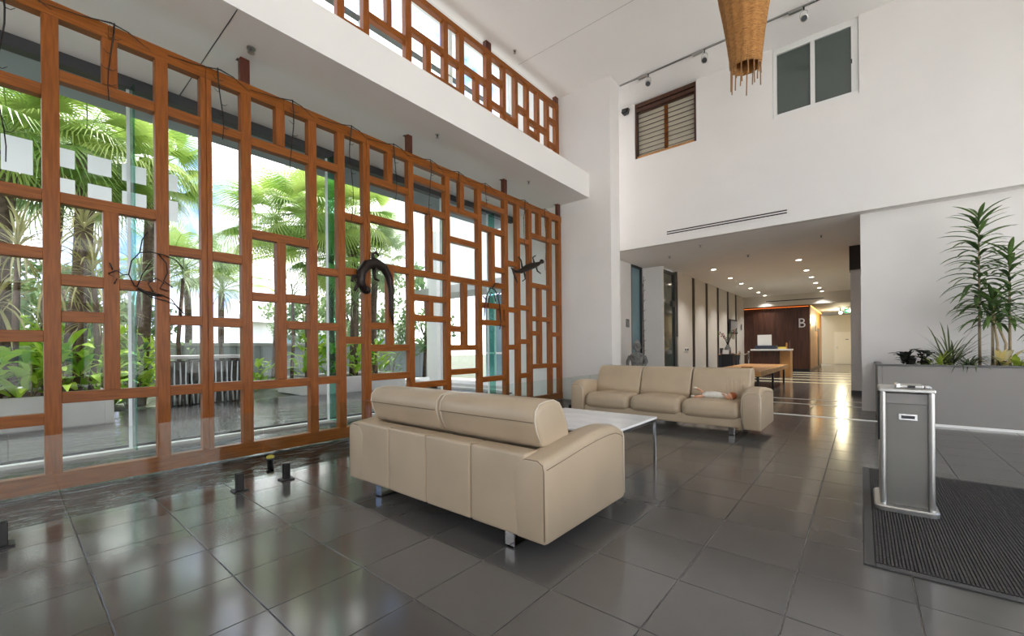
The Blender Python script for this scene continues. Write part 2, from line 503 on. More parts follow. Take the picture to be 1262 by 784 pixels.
for i in range(-10, 12):
    for j in range(-8, 50):
        x, y = X0T + i*TX, Y0T + j*TY
        if x < -4.45 or (x, y) in near or y > 23: continue
        rest.box(x+gap, x+TX-gap, y+gap, y+TY-gap, -0.012, 0.0)
tag(rest.build('far_tiles', 'tile', floor), kind='stuff')

# hall floor beyond the counter and pale inlay strips across the passage
B().box(-5.2, 1.0, 23.0, 34, -0.006, 0.0).build('hall_floor', 'tile', floor)
for y in (8.62, 10.35, 11.25):
    B().cbox(-3.95 if y > 9 else -3.9, 0.05 if y > 9 else 4.6, y, y + (0.09 if y < 9 else 0.07), -0.004, 0.006, 0.002).build('threshold_strip', 'silver', floor)
for y in (16.3, 17.7, 19.2, 20.7, 22.2):
    B().cbox(-4.4, -0.2, y, y + 0.14, -0.004, 0.004, 0.001).build('inlay_strip', 'strip_gold', floor)

# --- pond between tiles and facade: sunken wet paving tiles under a film of water
pond = thing('floor_pond', (0, 0, 0), None, None, kind='structure')
B().box(X_GLAZ, -4.43, Y_REAR, Y_WING, -0.14, -0.052).build('pond_bed', 'grout', pond)
pmesh = meshof(B().cbox(gap, TX-gap, gap, TY-gap, -0.012, 0.0, 0.0015), 'pond_tile', 'tile')
for i in range(-16, -10):
    for j in range(0, 18):
        x, y = X0T + i*TX, Y0T + j*TY
        if x + TX > -4.40 or x < X_GLAZ - .2: continue
        inst('pond_tile', pmesh, pond, (x, y, -0.04))
B().cbox(-4.437, -4.4265, -4, Y_WING, -0.05, 0.0, 0.002).build('pond_edge', 'dark_metal', pond)
wat = B()
nx, ny = 8, 40
wat.add([(X_GLAZ + (-4.436 - X_GLAZ)*a/nx, -3.9 + (Y_WING+3.9)*b/ny, -0.014) for b in range(ny+1) for a in range(nx+1)],
        [(b*(nx+1)+a, b*(nx+1)+a+1, (b+1)*(nx+1)+a+1, (b+1)*(nx+1)+a) for b in range(ny) for a in range(nx)])
struct('water_pond', wat, 'water')

# --- walls
struct('wall_wing', B().box(X_GLAZ-.3, -4.125, Y_WING, Y_WING+0.43, -0.1, Z_CEIL+.1), 'plaster')
wb = B()
LV = (-4.16, -2.75, 5.71)       # louvre recess x0,x1,z0 (open to the ceiling)
WN = (-1.31, 0.0, 5.67)
zt = Z_CEIL + .1
for (a, b) in ((-5.6, LV[0]), (LV[1], WN[0]), (WN[1], X_RSIDE)):
    wb.box(a, b, Y_MAIN, Y_MAIN+0.14, Z_BULK, zt)
for R_ in (LV, WN):
    wb.box(R_[0], R_[1], Y_MAIN, Y_MAIN+0.14, Z_BULK, R_[2])
struct('wall_back_upper', wb, 'plaster')
struct('wall_recess_lining', B().box(-5.6, X_RSIDE, Y_MAIN+0.42, Y_MAIN+0.5, Z_BULK+.05, zt), 'interior_grey')
struct('wall_right', B().box(0.0, X_RSIDE, Y_RIGHT, Y_RIGHT+0.25, 0, Z_BULK), 'plaster')
struct('ceiling', B().box(-5.53, X_RSIDE+.1, Y_REAR-.1, Y_MAIN+.5, Z_CEIL, Z_CEIL+.25), 'ceiling')
struct('trim_1', B().box(-5.4, 5.1, 6.79, 6.795, Z_CEIL-.002, Z_CEIL+.01), 'joint')
# mezzanine slab: soffit and fascia
struct('ceiling_mezzanine', B().box(X_GLAZ-.2, -4.641, Y_REAR-.1, Y_WING, Z_SOF, 5.07), 'soffit')
struct('trim_2', B().box(X_GLAZ, -4.66, 1.453, 1.461, Z_SOF-.003, Z_SOF+.01), 'frame_dark')
struct('wall_light_well', B().box(-5.65, -5.53, Y_REAR-.1, Y_WING, Z_CEIL, 8.4), 'plaster')
struct('ceiling_light_well', B().box(X_GLAZ-.3, -5.53, Y_REAR-.1, Y_WING+.4, 8.4, 8.6), 'ceiling')
struct('wall_light_well_end', B().box(X_GLAZ-.3, -5.53, Y_WING, Y_WING+.3, Z_CEIL+.1, 8.4), 'plaster')
# clerestory wall above the facade with tall window openings
cw = thing('window_1', (X_GLAZ, 0, 5.07), None, None, kind='structure')
for k in range(7):
    y = -4.2 + k*2.08
    B().box(X_GLAZ-.06, X_GLAZ+.06, y-.05, y+.05, 5.07, 8.4).build('mullion', 'alu', cw)
B().box(X_GLAZ-.06, X_GLAZ+.06, Y_REAR, Y_WING, 5.05, 5.16).build('sill', 'alu', cw)
B().box(X_GLAZ-.06, X_GLAZ+.06, Y_REAR, Y_WING, 7.10, 7.125).build('transom', 'planter_cap', cw)
B().box(X_GLAZ-.06, X_GLAZ+.06, Y_REAR, Y_WING, 8.28, 8.4).build('window_head', 'alu', cw)
for k in range(6):
    y = -4.2 + k*2.08
    B().box(X_GLAZ-.006, X_GLAZ+.006, y+.05, y+2.03, 5.16, 8.28).build('pane', 'glass', cw)
# rear wall (behind the camera): piers, and unseen glazing added to let in more daylight
rw = B()
for (a, b) in ((-6.9, -6.6), (-4.0, 0.6), (2.8, 2.95), (5.1, 5.3)):
    rw.box(a, b, Y_REAR-.2, Y_REAR, 0, Z_CEIL)
rw.box(-6.6, 5.1, Y_REAR-.2, Y_REAR, 4.8, Z_CEIL); rw.box(-6.6, 5.1, Y_REAR-.2, Y_REAR, 0, .1)
struct('wall_rear', rw, 'plaster')
w2 = thing('window_fill_rear', (0, Y_REAR, 0), None, None, kind='structure')
for (a, b) in ((-6.6, -4.0), (.6, 2.8), (2.95, 5.1)):
    B().box(a, b, Y_REAR-.11, Y_REAR-.09, .1, 4.8).build('pane', 'glass', w2)
    B().box((a+b)/2-.04, (a+b)/2+.04, Y_REAR-.14, Y_REAR-.06, .1, 4.8).build('mullion', 'frame_dark', w2)
# side wall to the right, out of frame, its tall glazing added to brighten the room
rs = B()
rs.box(X_RSIDE, X_RSIDE+.2, Y_REAR, 10.2, 0, 0.1); rs.box(X_RSIDE, X_RSIDE+.2, Y_REAR, 10.2, 4.8, Z_CEIL)
for (a, b) in ((Y_REAR, -3.9), (2.2, 2.4), (8.4, 10.2)):
    rs.box(X_RSIDE, X_RSIDE+.2, a, b, 0.1, 4.8)
struct('wall_side_right', rs, 'plaster')
w3 = thing('window_fill_side', (X_RSIDE, 0, 0), None, None, kind='structure')
for (a, b) in ((-3.9, 2.2), (2.4, 8.4)):
    B().box(X_RSIDE+.09, X_RSIDE+.11, a, b, 0.1, 4.8).build('pane', 'glass', w3)

# --- glass facade behind the screen
w4 = thing('window_4', (X_GLAZ, 0, 0), None, None, kind='structure')
B().box(X_GLAZ-.07, X_GLAZ+.07, Y_REAR, Y_WING, 4.40, Z_SOF).build('window_head', 'frame_dark', w4)
B().box(X_GLAZ-.06, X_GLAZ+.06, Y_REAR, Y_WING, -.05, 0.02).build('bottom_track', 'alu', w4)
B().box(X_GLAZ-.10, X_GLAZ-.062, Y_REAR, Y_WING, -.05, 0.05).build('track_gasket', 'frame_dark', w4)
fin_y = [-1.5, 0.985, 3.46, 5.94, 7.4]
edges = [Y_REAR] + fin_y + [Y_WING]
for a, b in zip(edges[:-1], edges[1:]):
    B().box(X_GLAZ-.006, X_GLAZ+.006, a+.008, b-.008, 0.02, 4.40).build('pane', 'glass', w4)
for y in fin_y:
    B().cbox(X_GLAZ+.012, X_GLAZ+.20, y-.009, y+.009, 0.02, 4.40, .003).build('glass_fin', 'glass_fin', w4)
    B().box(X_GLAZ-.016, X_GLAZ+.014, y-.040, y-.010, 0.02, 4.40).build('silicone_joint', 'film', w4)
# film squares stuck on the facade glass
flm = []
ys = [(-.45,-.24),(-.03,.19),(.29,.505),(.607,.808),(.90,1.126),(1.23,1.44)]
for k, (a, b) in enumerate(ys):
    for z0_, z1_ in ((3.275 if k != 1 else 3.11, 3.485), (2.88, 3.15 if k != 1 else 2.98)):
        B().add([(X_GLAZ+.008, a, z0_), (X_GLAZ+.008, b, z0_), (X_GLAZ+.008, b, z1_), (X_GLAZ+.008, a, z1_)], [(0, 1, 2, 3)]).build('film_square', 'film', w4)

# ================================================================== TIMBER SCREENS
D = 0.10
scr = thing('timber_screen', (X_SCREEN - D/2, 4.2, 0), 'tall orange-brown timber lattice screen standing between pond and glass facade', 'screen')
xs0, xs1 = X_SCREEN - D, X_SCREEN
ZB0, ZB1, ZT0, ZT1 = 0.005, 0.15, 4.11, 4.245
def upright(y0, y1, z0, z1): return B().cbox(xs0, xs1, y0, y1, z0, z1, .003).build('post', 'wood_v', scr)
def cross(y0, y1, zc, h=0.098): return B().cbox(xs0+.004, xs1-.003, y0, y1, zc-h/2, zc+h/2, .003).build('crosspiece', 'wood_h', scr)
P0 = -3.9
B().cbox(xs0, xs1, P0, 8.29, ZB0, ZB1, .003).build('bottom_rail', 'wood_h', scr)
for a, b in ((P0, .62), (.623, 1.374), (1.376, 2.16), (2.163, 3.268), (3.27, 4.70), (4.703, 6.3), (6.303, 8.29)):
    B().cbox(xs0, xs1, a, b, ZT0, ZT1, .003).build('top_rail', 'wood_h', scr)
posts = {'m1':(-.55,-.45),'m2':(-1.3,-1.2),1:(.2,.304),2:(.952,1.054),'3a':(1.323,1.3735),'3b':(1.3755,1.424),4:(1.702,1.806),6:(2.455,2.558),7:(2.839,2.94),
 '8a':(3.213,3.2665),'8b':(3.2685,3.32),10:(3.98,4.078),11:(4.73,4.834),12:(5.508,5.607),13:(6.25,6.36),14:(6.636,6.74),15:(7.035,7.142),17:(7.785,7.89),18:(8.165,8.275)}
for k, (a, b) in posts.items(): upright(a, b, ZB1, ZT0)
for (a, b) in (posts[4], posts[10], posts[13], posts[18]):
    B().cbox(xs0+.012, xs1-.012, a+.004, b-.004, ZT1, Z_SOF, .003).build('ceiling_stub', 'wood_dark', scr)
    B().box(xs0-.02, xs0+.03, a-.01, b+.01, Z_SOF-.004, Z_SOF).build('fixing_plate', 'frame_dark', scr)
# short uprights (y0,y1,z0,z1)
for (a, b, z0, z1) in ((.574,.681,3.675,ZT0),(.574,.681,.848,2.502),(2.073,2.174,3.66,ZT0),(2.073,2.174,.848,2.495),(3.606,3.70,3.68,ZT0),(3.606,3.70,1.258,2.36),
        (4.361,4.458,2.45,3.375),(4.361,4.458,1.731,1.965),(5.073,5.171,3.64,ZT0),(5.132,5.231,1.26,2.345),(5.87,5.967,2.448,3.39),(6.085,6.185,1.72,1.957),(7.385,7.49,3.65,ZT0),(7.385,7.49,.85,2.49)):
    upright(a, b, z0, z1)
bays = {'m':(P0,-1.3),'mm':(-1.2,-.55),'0':(-.45,.2),'1':(.304,.952),'1L':(.304,.574),'1R':(.681,.952),'2':(1.054,1.323),'3':(1.424,1.702),'4':(1.806,2.455),'4L':(1.806,2.073),'4R':(2.174,2.455),'5':(2.558,2.839),
 '6':(2.94,3.213),'7':(3.32,3.98),'7L':(3.32,3.606),'8':(4.078,4.73),'8R':(4.458,4.73),'9':(4.834,5.508),'9L':(4.834,5.132),'10':(5.607,6.25),'10R':(5.967,6.25),'11':(6.36,6.636),'12':(6.74,7.035),
 '13':(7.142,7.785),'13L':(7.142,7.385),'13R':(7.49,7.785),'14':(7.89,8.165)}
for bay, zs in (('m',(.8,1.83,2.55,3.62)),('mm',(.62,1.33,2.22,3.45)),('0',(3.452,2.55,2.048,1.338,.626)),('1',(3.622,2.551,.80)),('1L',(1.837,1.513)),('1R',(1.836,)),('2',(3.628,2.224,1.517,.80)),('3',(3.62,2.225,1.51,.805)),
    ('4',(3.608,2.544,.796)),('4L',(1.822,)),('4R',(1.833,1.505)),('5',(3.62,2.222,1.50,.80)),('6',(3.013,2.265,1.326)),('7',(3.63,3.079,2.406,1.218,.797)),('7L',(1.536,)),
    ('8',(3.89,3.43,2.40,2.013,1.688,.624)),('8R',(2.722,)),('9',(3.596,3.071,2.397,1.213,.794)),('9L',(1.538,)),('10',(3.873,3.436,2.404,2.001,1.679,.62)),('10R',(2.708,)),
    ('11',(2.888,1.964,1.214)),('12',(3.411,2.03,1.328,.624)),('13',(3.598,2.537,.798)),('13L',(1.821,1.508)),('13R',(1.821,)),('14',(3.626,2.211,1.496,.79))):
    for z in zs: cross(bays[bay][0], bays[bay][1], z)

scu = thing('timber_screen', (-5.47, 4.2, 5.07), 'low timber lattice balustrade screen up on the mezzanine edge', 'screen')
ux0, ux1 = -5.52, -5.42
def uup(a, b, z0=5.072, z1=6.79): B().cbox(ux0, ux1, a, b, z0, z1, .003).build('post', 'wood_v', scu)
def ucr(a, b, zc, h=.1): B().cbox(ux0+.004, ux1-.003, a, b, zc-h/2, zc+h/2, .003).build('crosspiece', 'wood_h', scu)
for a, b in ((-3.9, 4.1), (4.103, 8.31)):
    B().cbox(ux0, ux1, a, b, 6.79, 6.89, .003).build('top_rail', 'wood_h', scu)
for a, b in ((-.6,-.5),(.15,.25),(.9,1.0),(1.7,1.8),(2.45,2.55),(2.885,2.99),(3.275,3.37),(4.0,4.115),(4.778,4.88),(5.135,5.26),(5.835,5.99),(6.311,6.405),(6.695,6.785),(7.075,7.168),(7.452,7.543),(7.822,7.918),(8.185,8.31)):
    uup(a, b)
for a, b in ((1.7,1.8),(4.0,4.115),(5.835,5.99),(8.185,8.31)):
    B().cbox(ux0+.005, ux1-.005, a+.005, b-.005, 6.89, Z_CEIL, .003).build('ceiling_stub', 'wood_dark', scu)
uup(3.662, 3.75, 6.085, 6.79); uup(4.395, 4.503, 5.072, 6.2); uup(5.537, 5.643, 5.072, 6.19)
for a, b, z in ((-3.9,1.7,5.12),(2.99,3.275,5.71),(2.55,2.885,6.25),(1.8,2.45,5.9),(3.37,4.0,6.03),(4.115,4.778,6.25),(4.88,5.135,6.215),(5.26,5.835,6.235),(4.503,5.135,5.725),(5.643,5.835,5.72),(5.99,6.311,6.427),(5.99,6.311,5.916),
    (6.405,6.695,5.838),(6.785,7.075,6.186),(6.785,7.075,5.68),(7.168,7.452,6.07),(7.168,7.452,5.83),(7.543,7.822,6.073),(7.918,8.185,6.41),(7.918,8.185,5.856)):
    ucr(a, b, z)

# ================================================================== SOFAS
def make_sofa(name, loc, rz, L, n_seat, label):
    """x along the length, +y towards the front, z up"""
    s = thing(name, loc, label, 'sofa', 'beige leather sofas', rz)
    h = L/2; aw = 0.235
    # base frame under the seat
    B().rbox(-h+aw-.02, h-aw+.02, -.47, .455, .11, .25, .02, 2).build('base', 'leather', s, True, True)
    # rear panels with seams between them
    nb = 2*n_seat
    for k in range(nb):
        a = -h + aw - .10 + (L - 2*aw + .20)*k/nb; b = -h + aw - .10 + (L - 2*aw + .20)*(k+1)/nb
        def bow(nn, w): return w
        B().rbox(a+.0015, b-.0015, -.51, -.36, .11, .592, .018, 3).build('back_panel', 'leather', s, True, True)
    # arms: section lofted front to back, top edge swelling towards the front
    for sg in (-1, 1):
        R = []
        ysn = [-.512, -.508, -.50, -.47, -.3, -.1, .1, .25, .35, .42, .46, .49, .505, .51]
        for q, y in enumerate(ysn):
            t = max(0, (y + .51)/1.02)
            top = .575 + .075*math.sin(min(1, t/.78)*PI/2)**1.3
            if y > .3: top -= .075*((y-.3)/.21)**2.2
            ins = {0:.02, 1:.008, 2:.003}.get(q, 0.0)
            if y >= .49: ins = {.49:.004, .505:.012, .51:.024}[y]
            top -= ins; zb = .105 + ins
            xo, xi = h - ins, h - aw + ins
            sec = []
            r_o, r_i = .045, .11
            sec += [(xi+.03, zb), (xo-.01, zb), (xo, zb+.01), (xo+.0, top-r_o)]
            for k in range(1, 5):
                an = PI/2*k/4; sec.append((xo - r_o + r_o*math.cos(an), top - r_o + r_o*math.sin(an)))
            for k in range(0, 6):
                an = PI/2 + PI/2*k/5*0.9; sec.append((xi + r_i*0.85 + r_i*.85*math.cos(an), top - r_i + r_i*math.sin(an)))
            sec += [(xi+.005, .40), (xi+.015, .25)]
            R.append([(sg*x, y, z) for x, z in sec])
        if sg < 0: R = [r[::-1] for r in R]
        arm = B().rings([r[::-1] for r in R]).build('arm', 'leather', s, True, True)
        # piping along the front edge and rear corner
        def line(yv, dy, rr, mname, pname):
            pts = []
            top = .575 + (.0 if yv < 0 else .028) - .004
            pts = [(sg*(h-aw+.03), yv+dy, .16), (sg*(h-aw+.008), yv+dy, .34), (sg*(h-aw+.012), yv+dy, top-.10), (sg*(h-aw+.04), yv+dy, top-.04), (sg*(h-aw+.095), yv+dy, top-.006), (sg*(h-.05), yv+dy, top-.004), (sg*(h-.016), yv+dy, top-.024), (sg*(h-.008), yv+dy, top-.06), (sg*(h-.006), yv+dy, .13)]
            B().tube(pts, rr, 5).build(pname, mname, arm, True, True)
        line(.502, 0, .0045, 'piping', 'piping')
        line(-.507, 0, .0035, 'leather_seam', 'seam')
        B().tube([(sg*(h+.0005), y, .575 + .075*math.sin(min(1, ((y+.51)/1.02)/.78)*PI/2)**1.3 - .055 - (.075*((y-.3)/.21)**2.2 if y > .3 else 0)) for y in (-.49,-.3,-.1,.1,.25,.35,.42,.47)], .0025, 4).build('seam', 'leather_seam', arm, True, True)
    # seat cushions
    sw = (L - 2*aw - .0)/n_seat
    for k in range(n_seat):
        a = -h + aw + sw*k; b = a + sw
        def puff(nn, w, a=a, b=b):
            bx = max(0, 1 - nn[0]**2); by = max(0, 1 - nn[1]**2)
            if nn[2] > 0: w[2] += .045*(bx**.6)*(by**.5)
            else: w[2] += 0
            if nn[1] > .5: w[1] += .02*bx
            return w
        B().rbox(a+.002, b-.002, -.30, .485, .205, .43, .09, 4, puff, 6).build('seat_cushion', 'leather', s, True, True)
    # back cushions, leaning back over the rear panel
    bw = (L - 2*aw + .06)/n_seat if n_seat > 2 else (L - .27)/n_seat
    tot = bw*n_seat
    prof = [(.05,.42),(.02,.55),(-.03,.68),(-.08,.79),(-.125,.845),(-.19,.872),(-.27,.872),(-.345,.86),(-.385,.82),(-.392,.765),(-.375,.70),(-.345,.63),(-.335,.598),(-.28,.585),(-.25,.50),(-.20,.42)]
    cyp = sum(p[0] for p in prof)/len(prof); czp = sum(p[1] for p in prof)/len(prof)
    for k in range(n_seat):
        a = -tot/2 + bw*k; b = a + bw
        R = []
        for x, q in ((a+.007,.80),(a+.010,.90),(a+.018,.965),(a+.038,1.0),(a+bw*.2,1.015),(a+bw*.35,1.02),(a+bw*.5,1.022),(a+bw*.65,1.02),(b-bw*.2,1.015),(b-.038,1.0),(b-.018,.965),(b-.010,.90),(b-.007,.80)):
            R.append([(x, cyp + (p[0]-cyp)*q, max(.42, czp + (p[1]-czp)*q)) for p in prof])
        c = B().rings(R).build('back_cushion', 'leather', s, True, True)
        for xe in (a+.020, b-.020):
            B().tube([(xe, cyp+(p[0]-cyp)*.985, czp+(p[1]-czp)*.985) for p in prof[2:12]], .005, 5).build('piping', 'piping', c, True, True)
        B().tube([(a+.03, -.396, .752), (a+bw*.5, -.402, .752), (b-.03, -.396, .752)], .003, 4).build('seam', 'leather_seam', c, True, True)
        if n_seat > 2 and k == 0:
            for q, (xc, z0_, z1_) in enumerate(((-.90,.50,.74),(-.955,.47,.77),(-1.01,.49,.72),(-1.07,.47,.78),(-1.11,.52,.70))):
                yf = lambda z: float(np.interp(z, [.42,.55,.68,.79], [.052,.022,-.029,-.079]))
                B().tube([(xc + .012*(t-.5), yf(z0_+(z1_-z0_)*t) - .003 + .006*math.sin(PI*t), z0_+(z1_-z0_)*t) for t in (0,.25,.5,.75,1)], [.003,.007,.009,.007,.002], 7).build('crease', 'leather', c, True, True)
    # chrome sled legs
    for sx in (-h+.36, h-.30):
        lg = B()
        lg.cbox(sx-.035, sx+.035, -.46, -.448, .0, .115, .002)
        lg.cbox(sx-.035, sx+.035, .40, .412, .0, .115, .002)
        lg.cbox(sx-.035, sx+.035, -.46, .412, 0, .012, .002)
        lg.build('leg', 'chrome', s, False, True)
    return s
sofa1 = make_sofa('leather_sofa', (-2.37, 2.39, 0), 0, 2.06, 2, 'two-seat beige leather sofa seen from behind, backing onto the empty tiles')
sofa2 = make_sofa('leather_sofa', (-2.385, 6.61, 0), PI, 2.80, 3, 'three-seat beige leather sofa facing the marble table')

# doll lying on the three-seat sofa
dl = thing('doll', (-1.62, 6.42, .452), 'small ginger-haired doll in white dress lying on the three-seat sofa', 'toy')
dress = B().tube([(-1.76,6.40,.50),(-1.70,6.40,.505),(-1.60,6.41,.505),(-1.50,6.42,.50),(-1.44,6.42,.495)], [.032,.045,.052,.042,.03], 8).build('dress', 'cloth_doll', dl, True)
B().ball((-1.395, 6.41, .50), .048, 10, 8).build('head', 'skin_doll', dl, True)
B().ball((-1.375, 6.42, .508), .055, 10, 8, (1,.95,.95)).build('hair', 'hair_doll', dl, True)
B().tube([(-1.46,6.37,.50),(-1.43,6.33,.49),(-1.40,6.32,.47)], [.014,.012,.013], 6).build('arm', 'skin_doll', dl, True)
B().tube([(-1.50,6.40,.53),(-1.46,6.36,.52),(-1.44,6.33,.48)], [.014,.012,.013], 6).build('arm', 'skin_doll', dl, True)
B().tube([(-1.75,6.38,.49),(-1.82,6.36,.475),(-1.88,6.35,.47)], [.018,.016,.014], 6).build('leg', 'skin_doll', dl, True)
B().tube([(-1.75,6.42,.51),(-1.80,6.44,.56),(-1.86,6.43,.585)], [.018,.016,.014], 6).build('leg', 'skin_doll', dl, True)
B().ball((-1.885,6.35,.476), .024, 8, 6, (1.2,.8,.8)).build('shoe', 'piping', dl, True)
B().ball((-1.87,6.43,.588), .024, 8, 6, (1.2,.8,.8)).build('shoe', 'piping', dl, True)

# ================================================================== COFFEE TABLE
ct = thing('coffee_table', (-2.2, 3.8, 0), 'square white marble coffee table on slim chrome frame between the sofas', 'table')
tx0, tx1, ty0, ty1, tz = -2.76, -1.64, 3.25, 4.32, .47
B().cbox(tx0, tx1, ty0, ty1, tz-.022, tz, .003).build('table_top', 'marble', ct)
fr = B(); e = .026
for (a, b, c, d) in ((tx0+.005,tx1-.005,ty0+.005,ty0+.005+e),(tx0+.005,tx1-.005,ty1-.005-e,ty1-.005),(tx0+.005,tx0+.005+e,ty0+.03,ty1-.03),(tx1-.005-e,tx1-.005,ty0+.03,ty1-.03)):
    fr.cbox(a, b, c, d, tz-.022-e, tz-.022, .002)
fr.build('frame', 'chrome', ct)
for x in (tx0+.005, tx1-.005-e):
    for y in (ty0+.005, ty1-.005-e):
        B().cbox(x, x+e, y, y+e, 0, tz-.022-e, .002).build('leg', 'chrome', ct)

# ================================================================== GLASS BALUSTRADE
gb = thing('glass_balustrade', (-4.1, 3.0, 0), 'low frameless glass balustrade on black spigots along the pond', 'balustrade')
jn = [-1.75, -.22, 1.455, 3.10, 4.75, 6.40, 8.05]
for a, b in zip(jn[:-1], jn[1:]):
    B().cbox(-4.106, -4.094, a+.006, b-.006, .055, .655, .002).build('pane', 'glass_rail', gb)
    for y in (a+.19, b-.19):
        sp = B().cbox(-4.128, -4.106, y-.027, y+.027, 0.006, .15, .004).cbox(-4.094, -4.072, y-.027, y+.027, .006, .15, .004)
        sp.cbox(-4.106, -4.094, y-.027, y+.027, .006, .054, .001)
        so = sp.build('spigot', 'dark_metal', gb)
        B().cbox(-4.155, -4.045, y-.055, y+.055, 0, .012, .003).build('base_plate', 'dark_metal', so)

# pond light peeking up by the glass joint
pl = thing('pond_light', (-4.75, 1.75, -0.04), 'small yellow-capped light standing in the pond beside the screen', 'light')
B().lathe([(.03,-.04),(.03,.05),(.036,.055),(.036,.075),(.02,.08)], -4.75, 1.75, 12).build('body', 'dark_metal', pl, True)
B().lathe([(.037,.076),(.037,.095),(.02,.105)], -4.75, 1.75, 12).build('cap', 'yellow', pl, True)

# ================================================================== ACCESS PEDESTAL AND MAT
ed = thing('entrance_mat', (1.2, 4.2, 0), 'charcoal ribbed entrance mat with rubber edging on the tiles', 'mat')
mx0, mx1, my0, my1 = 0.0, 2.6, 2.98, 5.33
B().box(mx0+.02, mx1-.02, my0+.02, my1-.02, .0005, .006).build('backing', 'mat_base', ed)
for (a, b, c, d) in ((mx0, mx0+.05, my0, my1), (mx1-.05, mx1, my0, my1), (mx0+.05, mx1-.05, my0, my0+.045), (mx0+.05, mx1-.05, my1-.045, my1)):
    B().cbox(a, b, c, d, .0005, .010, .004).build('edging', 'mat_edge', ed)
rb = B(); k = 0; x = mx0 + .055
while x < mx1 - .06:
    rb.box(x, x+.0095, my0+.05, my1-.05, .005, .012); x += .0155
tag(rb.build('ribs', 'mat_rib', ed), kind='stuff')

pd = thing('access_pedestal', (.25, 4.3, .01), 'brushed steel access pedestal with card slot standing on the ribbed mat', 'turnstile')
px0, px1, py0, py1 = .10, .385, 4.08, 4.42
bp = B()
def stadium(x0, x1, y0, y1, r, z0, z1, n=5):
    P_ = []
    for (cx, cy, a0) in ((x1-r, y1-r, 0), (x0+r, y1-r, PI/2), (x0+r, y0+r, PI), (x1-r, y0+r, 3*PI/2)):
        for k in range(n+1):
            an = a0 + PI/2*k/n; P_.append((cx + r*math.cos(an), cy + r*math.sin(an)))
    return P_
B().rings([[(x, y, z) for x, y in stadium(px0-.035+i, px1+.02-i, py0-.075+i, py1+.075-i, .05, 0, 0)] for z, i in ((.013,0),(.04,0),(.05,.008))]).build('base', 'brushed', pd)
B().cbox(px0+.025, px1-.025, py0, py1, .048, .835, .004).build('body', 'steel_panel', pd)
for (a, b) in ((px0, px0+.034), (px1-.034, px1)):
    B().rings([[(x, y, z) for x, y in stadium(a, b, py0-.028, py1+.02, .0165, 0, 0)] for z in (.05, .86)]).build('side_post', 'brushed', pd)
B().cbox(px0+.03, px1-.03, py0-.012, py0+.01, .775, .85, .003).build('head_band', 'planter', pd)
top = B().cbox(px0-.005, px1+.005, py0-.03, py1+.03, .858, .884, .006).build('top_plate', 'brushed', pd)
B().cbox(px0+.09, px1-.05, py0+.02, py0+.14, .884, .912, .008).build('reader', 'brushed', top)
B().cbox(px1-.045, px1-.01, py0+.03, py0+.12, .884, .902, .006).build('sensor_dome', 'alu', top)
B().cbox(px0+.085, px0+.11, py0+.0, py0+.12, .884, .920, .006).build('reader_rim', 'chrome', top)
B().box(px0+.15, px0+.19, py0+.015, py0+.022, .892, .906).build('reader_slot', 'black', top)
sl = B().cbox(px0+.10, px0+.20, py0-.006, py0+.002, .66, .705, .002).build('slot_frame', 'chrome', pd)
B().box(px0+.115, px0+.185, py0-.009, py0-.002, .672, .693).build('slot_opening', 'frame_dark', sl)
B().cbox(px0-.012, px0+.0, py0+.02, py0+.06, .50, .86, .003).build('hinge_strip', 'frame_dark', pd)

# ================================================================== PLANTER AND INDOOR PLANTS
pn = thing('planter_box', (2.6, 9.3, 0), 'long grey panelled planter box in front of the right white wall', 'planter')
B().cbox(.242, 4.9, 8.66, 8.72, .035, .87, .004).build('front_panel', 'planter', pn)
B().cbox(.19, .24, 8.655, Y_RIGHT-.02, .035, .87, .004).build('end_panel', 'planter', pn)
B().cbox(.17, 4.92, 8.645, 8.735, .87, .895, .004).build('cap_rail', 'planter_cap', pn)
B().cbox(.17, .26, 8.735, Y_RIGHT-.02, .87, .895, .004).build('cap_rail', 'planter_cap', pn)
B().cbox(.20, 4.9, 8.64, 8.66, .0, .035, .002).build('kick_strip', 'silver', pn)
B().box(.24, 4.9, 8.72, Y_RIGHT-.02, .02, .84).build('soil', 'soil', pn)

def leaf_mesh(name, L, W, droop, material, n=6, fold=0.25, lift=0.6):
    """blade along +x, rising then drooping, with a V fold"""
    mb = B(); vs = []; 
    for i in range(n+1):
        t = i/n
        w = W * math.sin(PI*min(1, t*0.92+0.06))**0.8 * (1 - .25*t)
        x = L*(t - .12*t*t*droop); z = L*(lift*t - droop*t*t)
        vs += [(x, -w, z + fold*w), (x, 0, z), (x, w, z + fold*w)]
    fs = []
    for i in range(n):
        a = 3*i
        fs += [(a, a+1, a+4, a+3), (a+1, a+2, a+5, a+4)]
    mb.add(vs, fs)
    return meshof(mb, name, material, True)
dr_leaf = [leaf_mesh('leaf', .42, .033, d, 'leaf_dark', 6, .3, l) for d, l in ((.35,.45),(.55,.5),(.8,.55))]

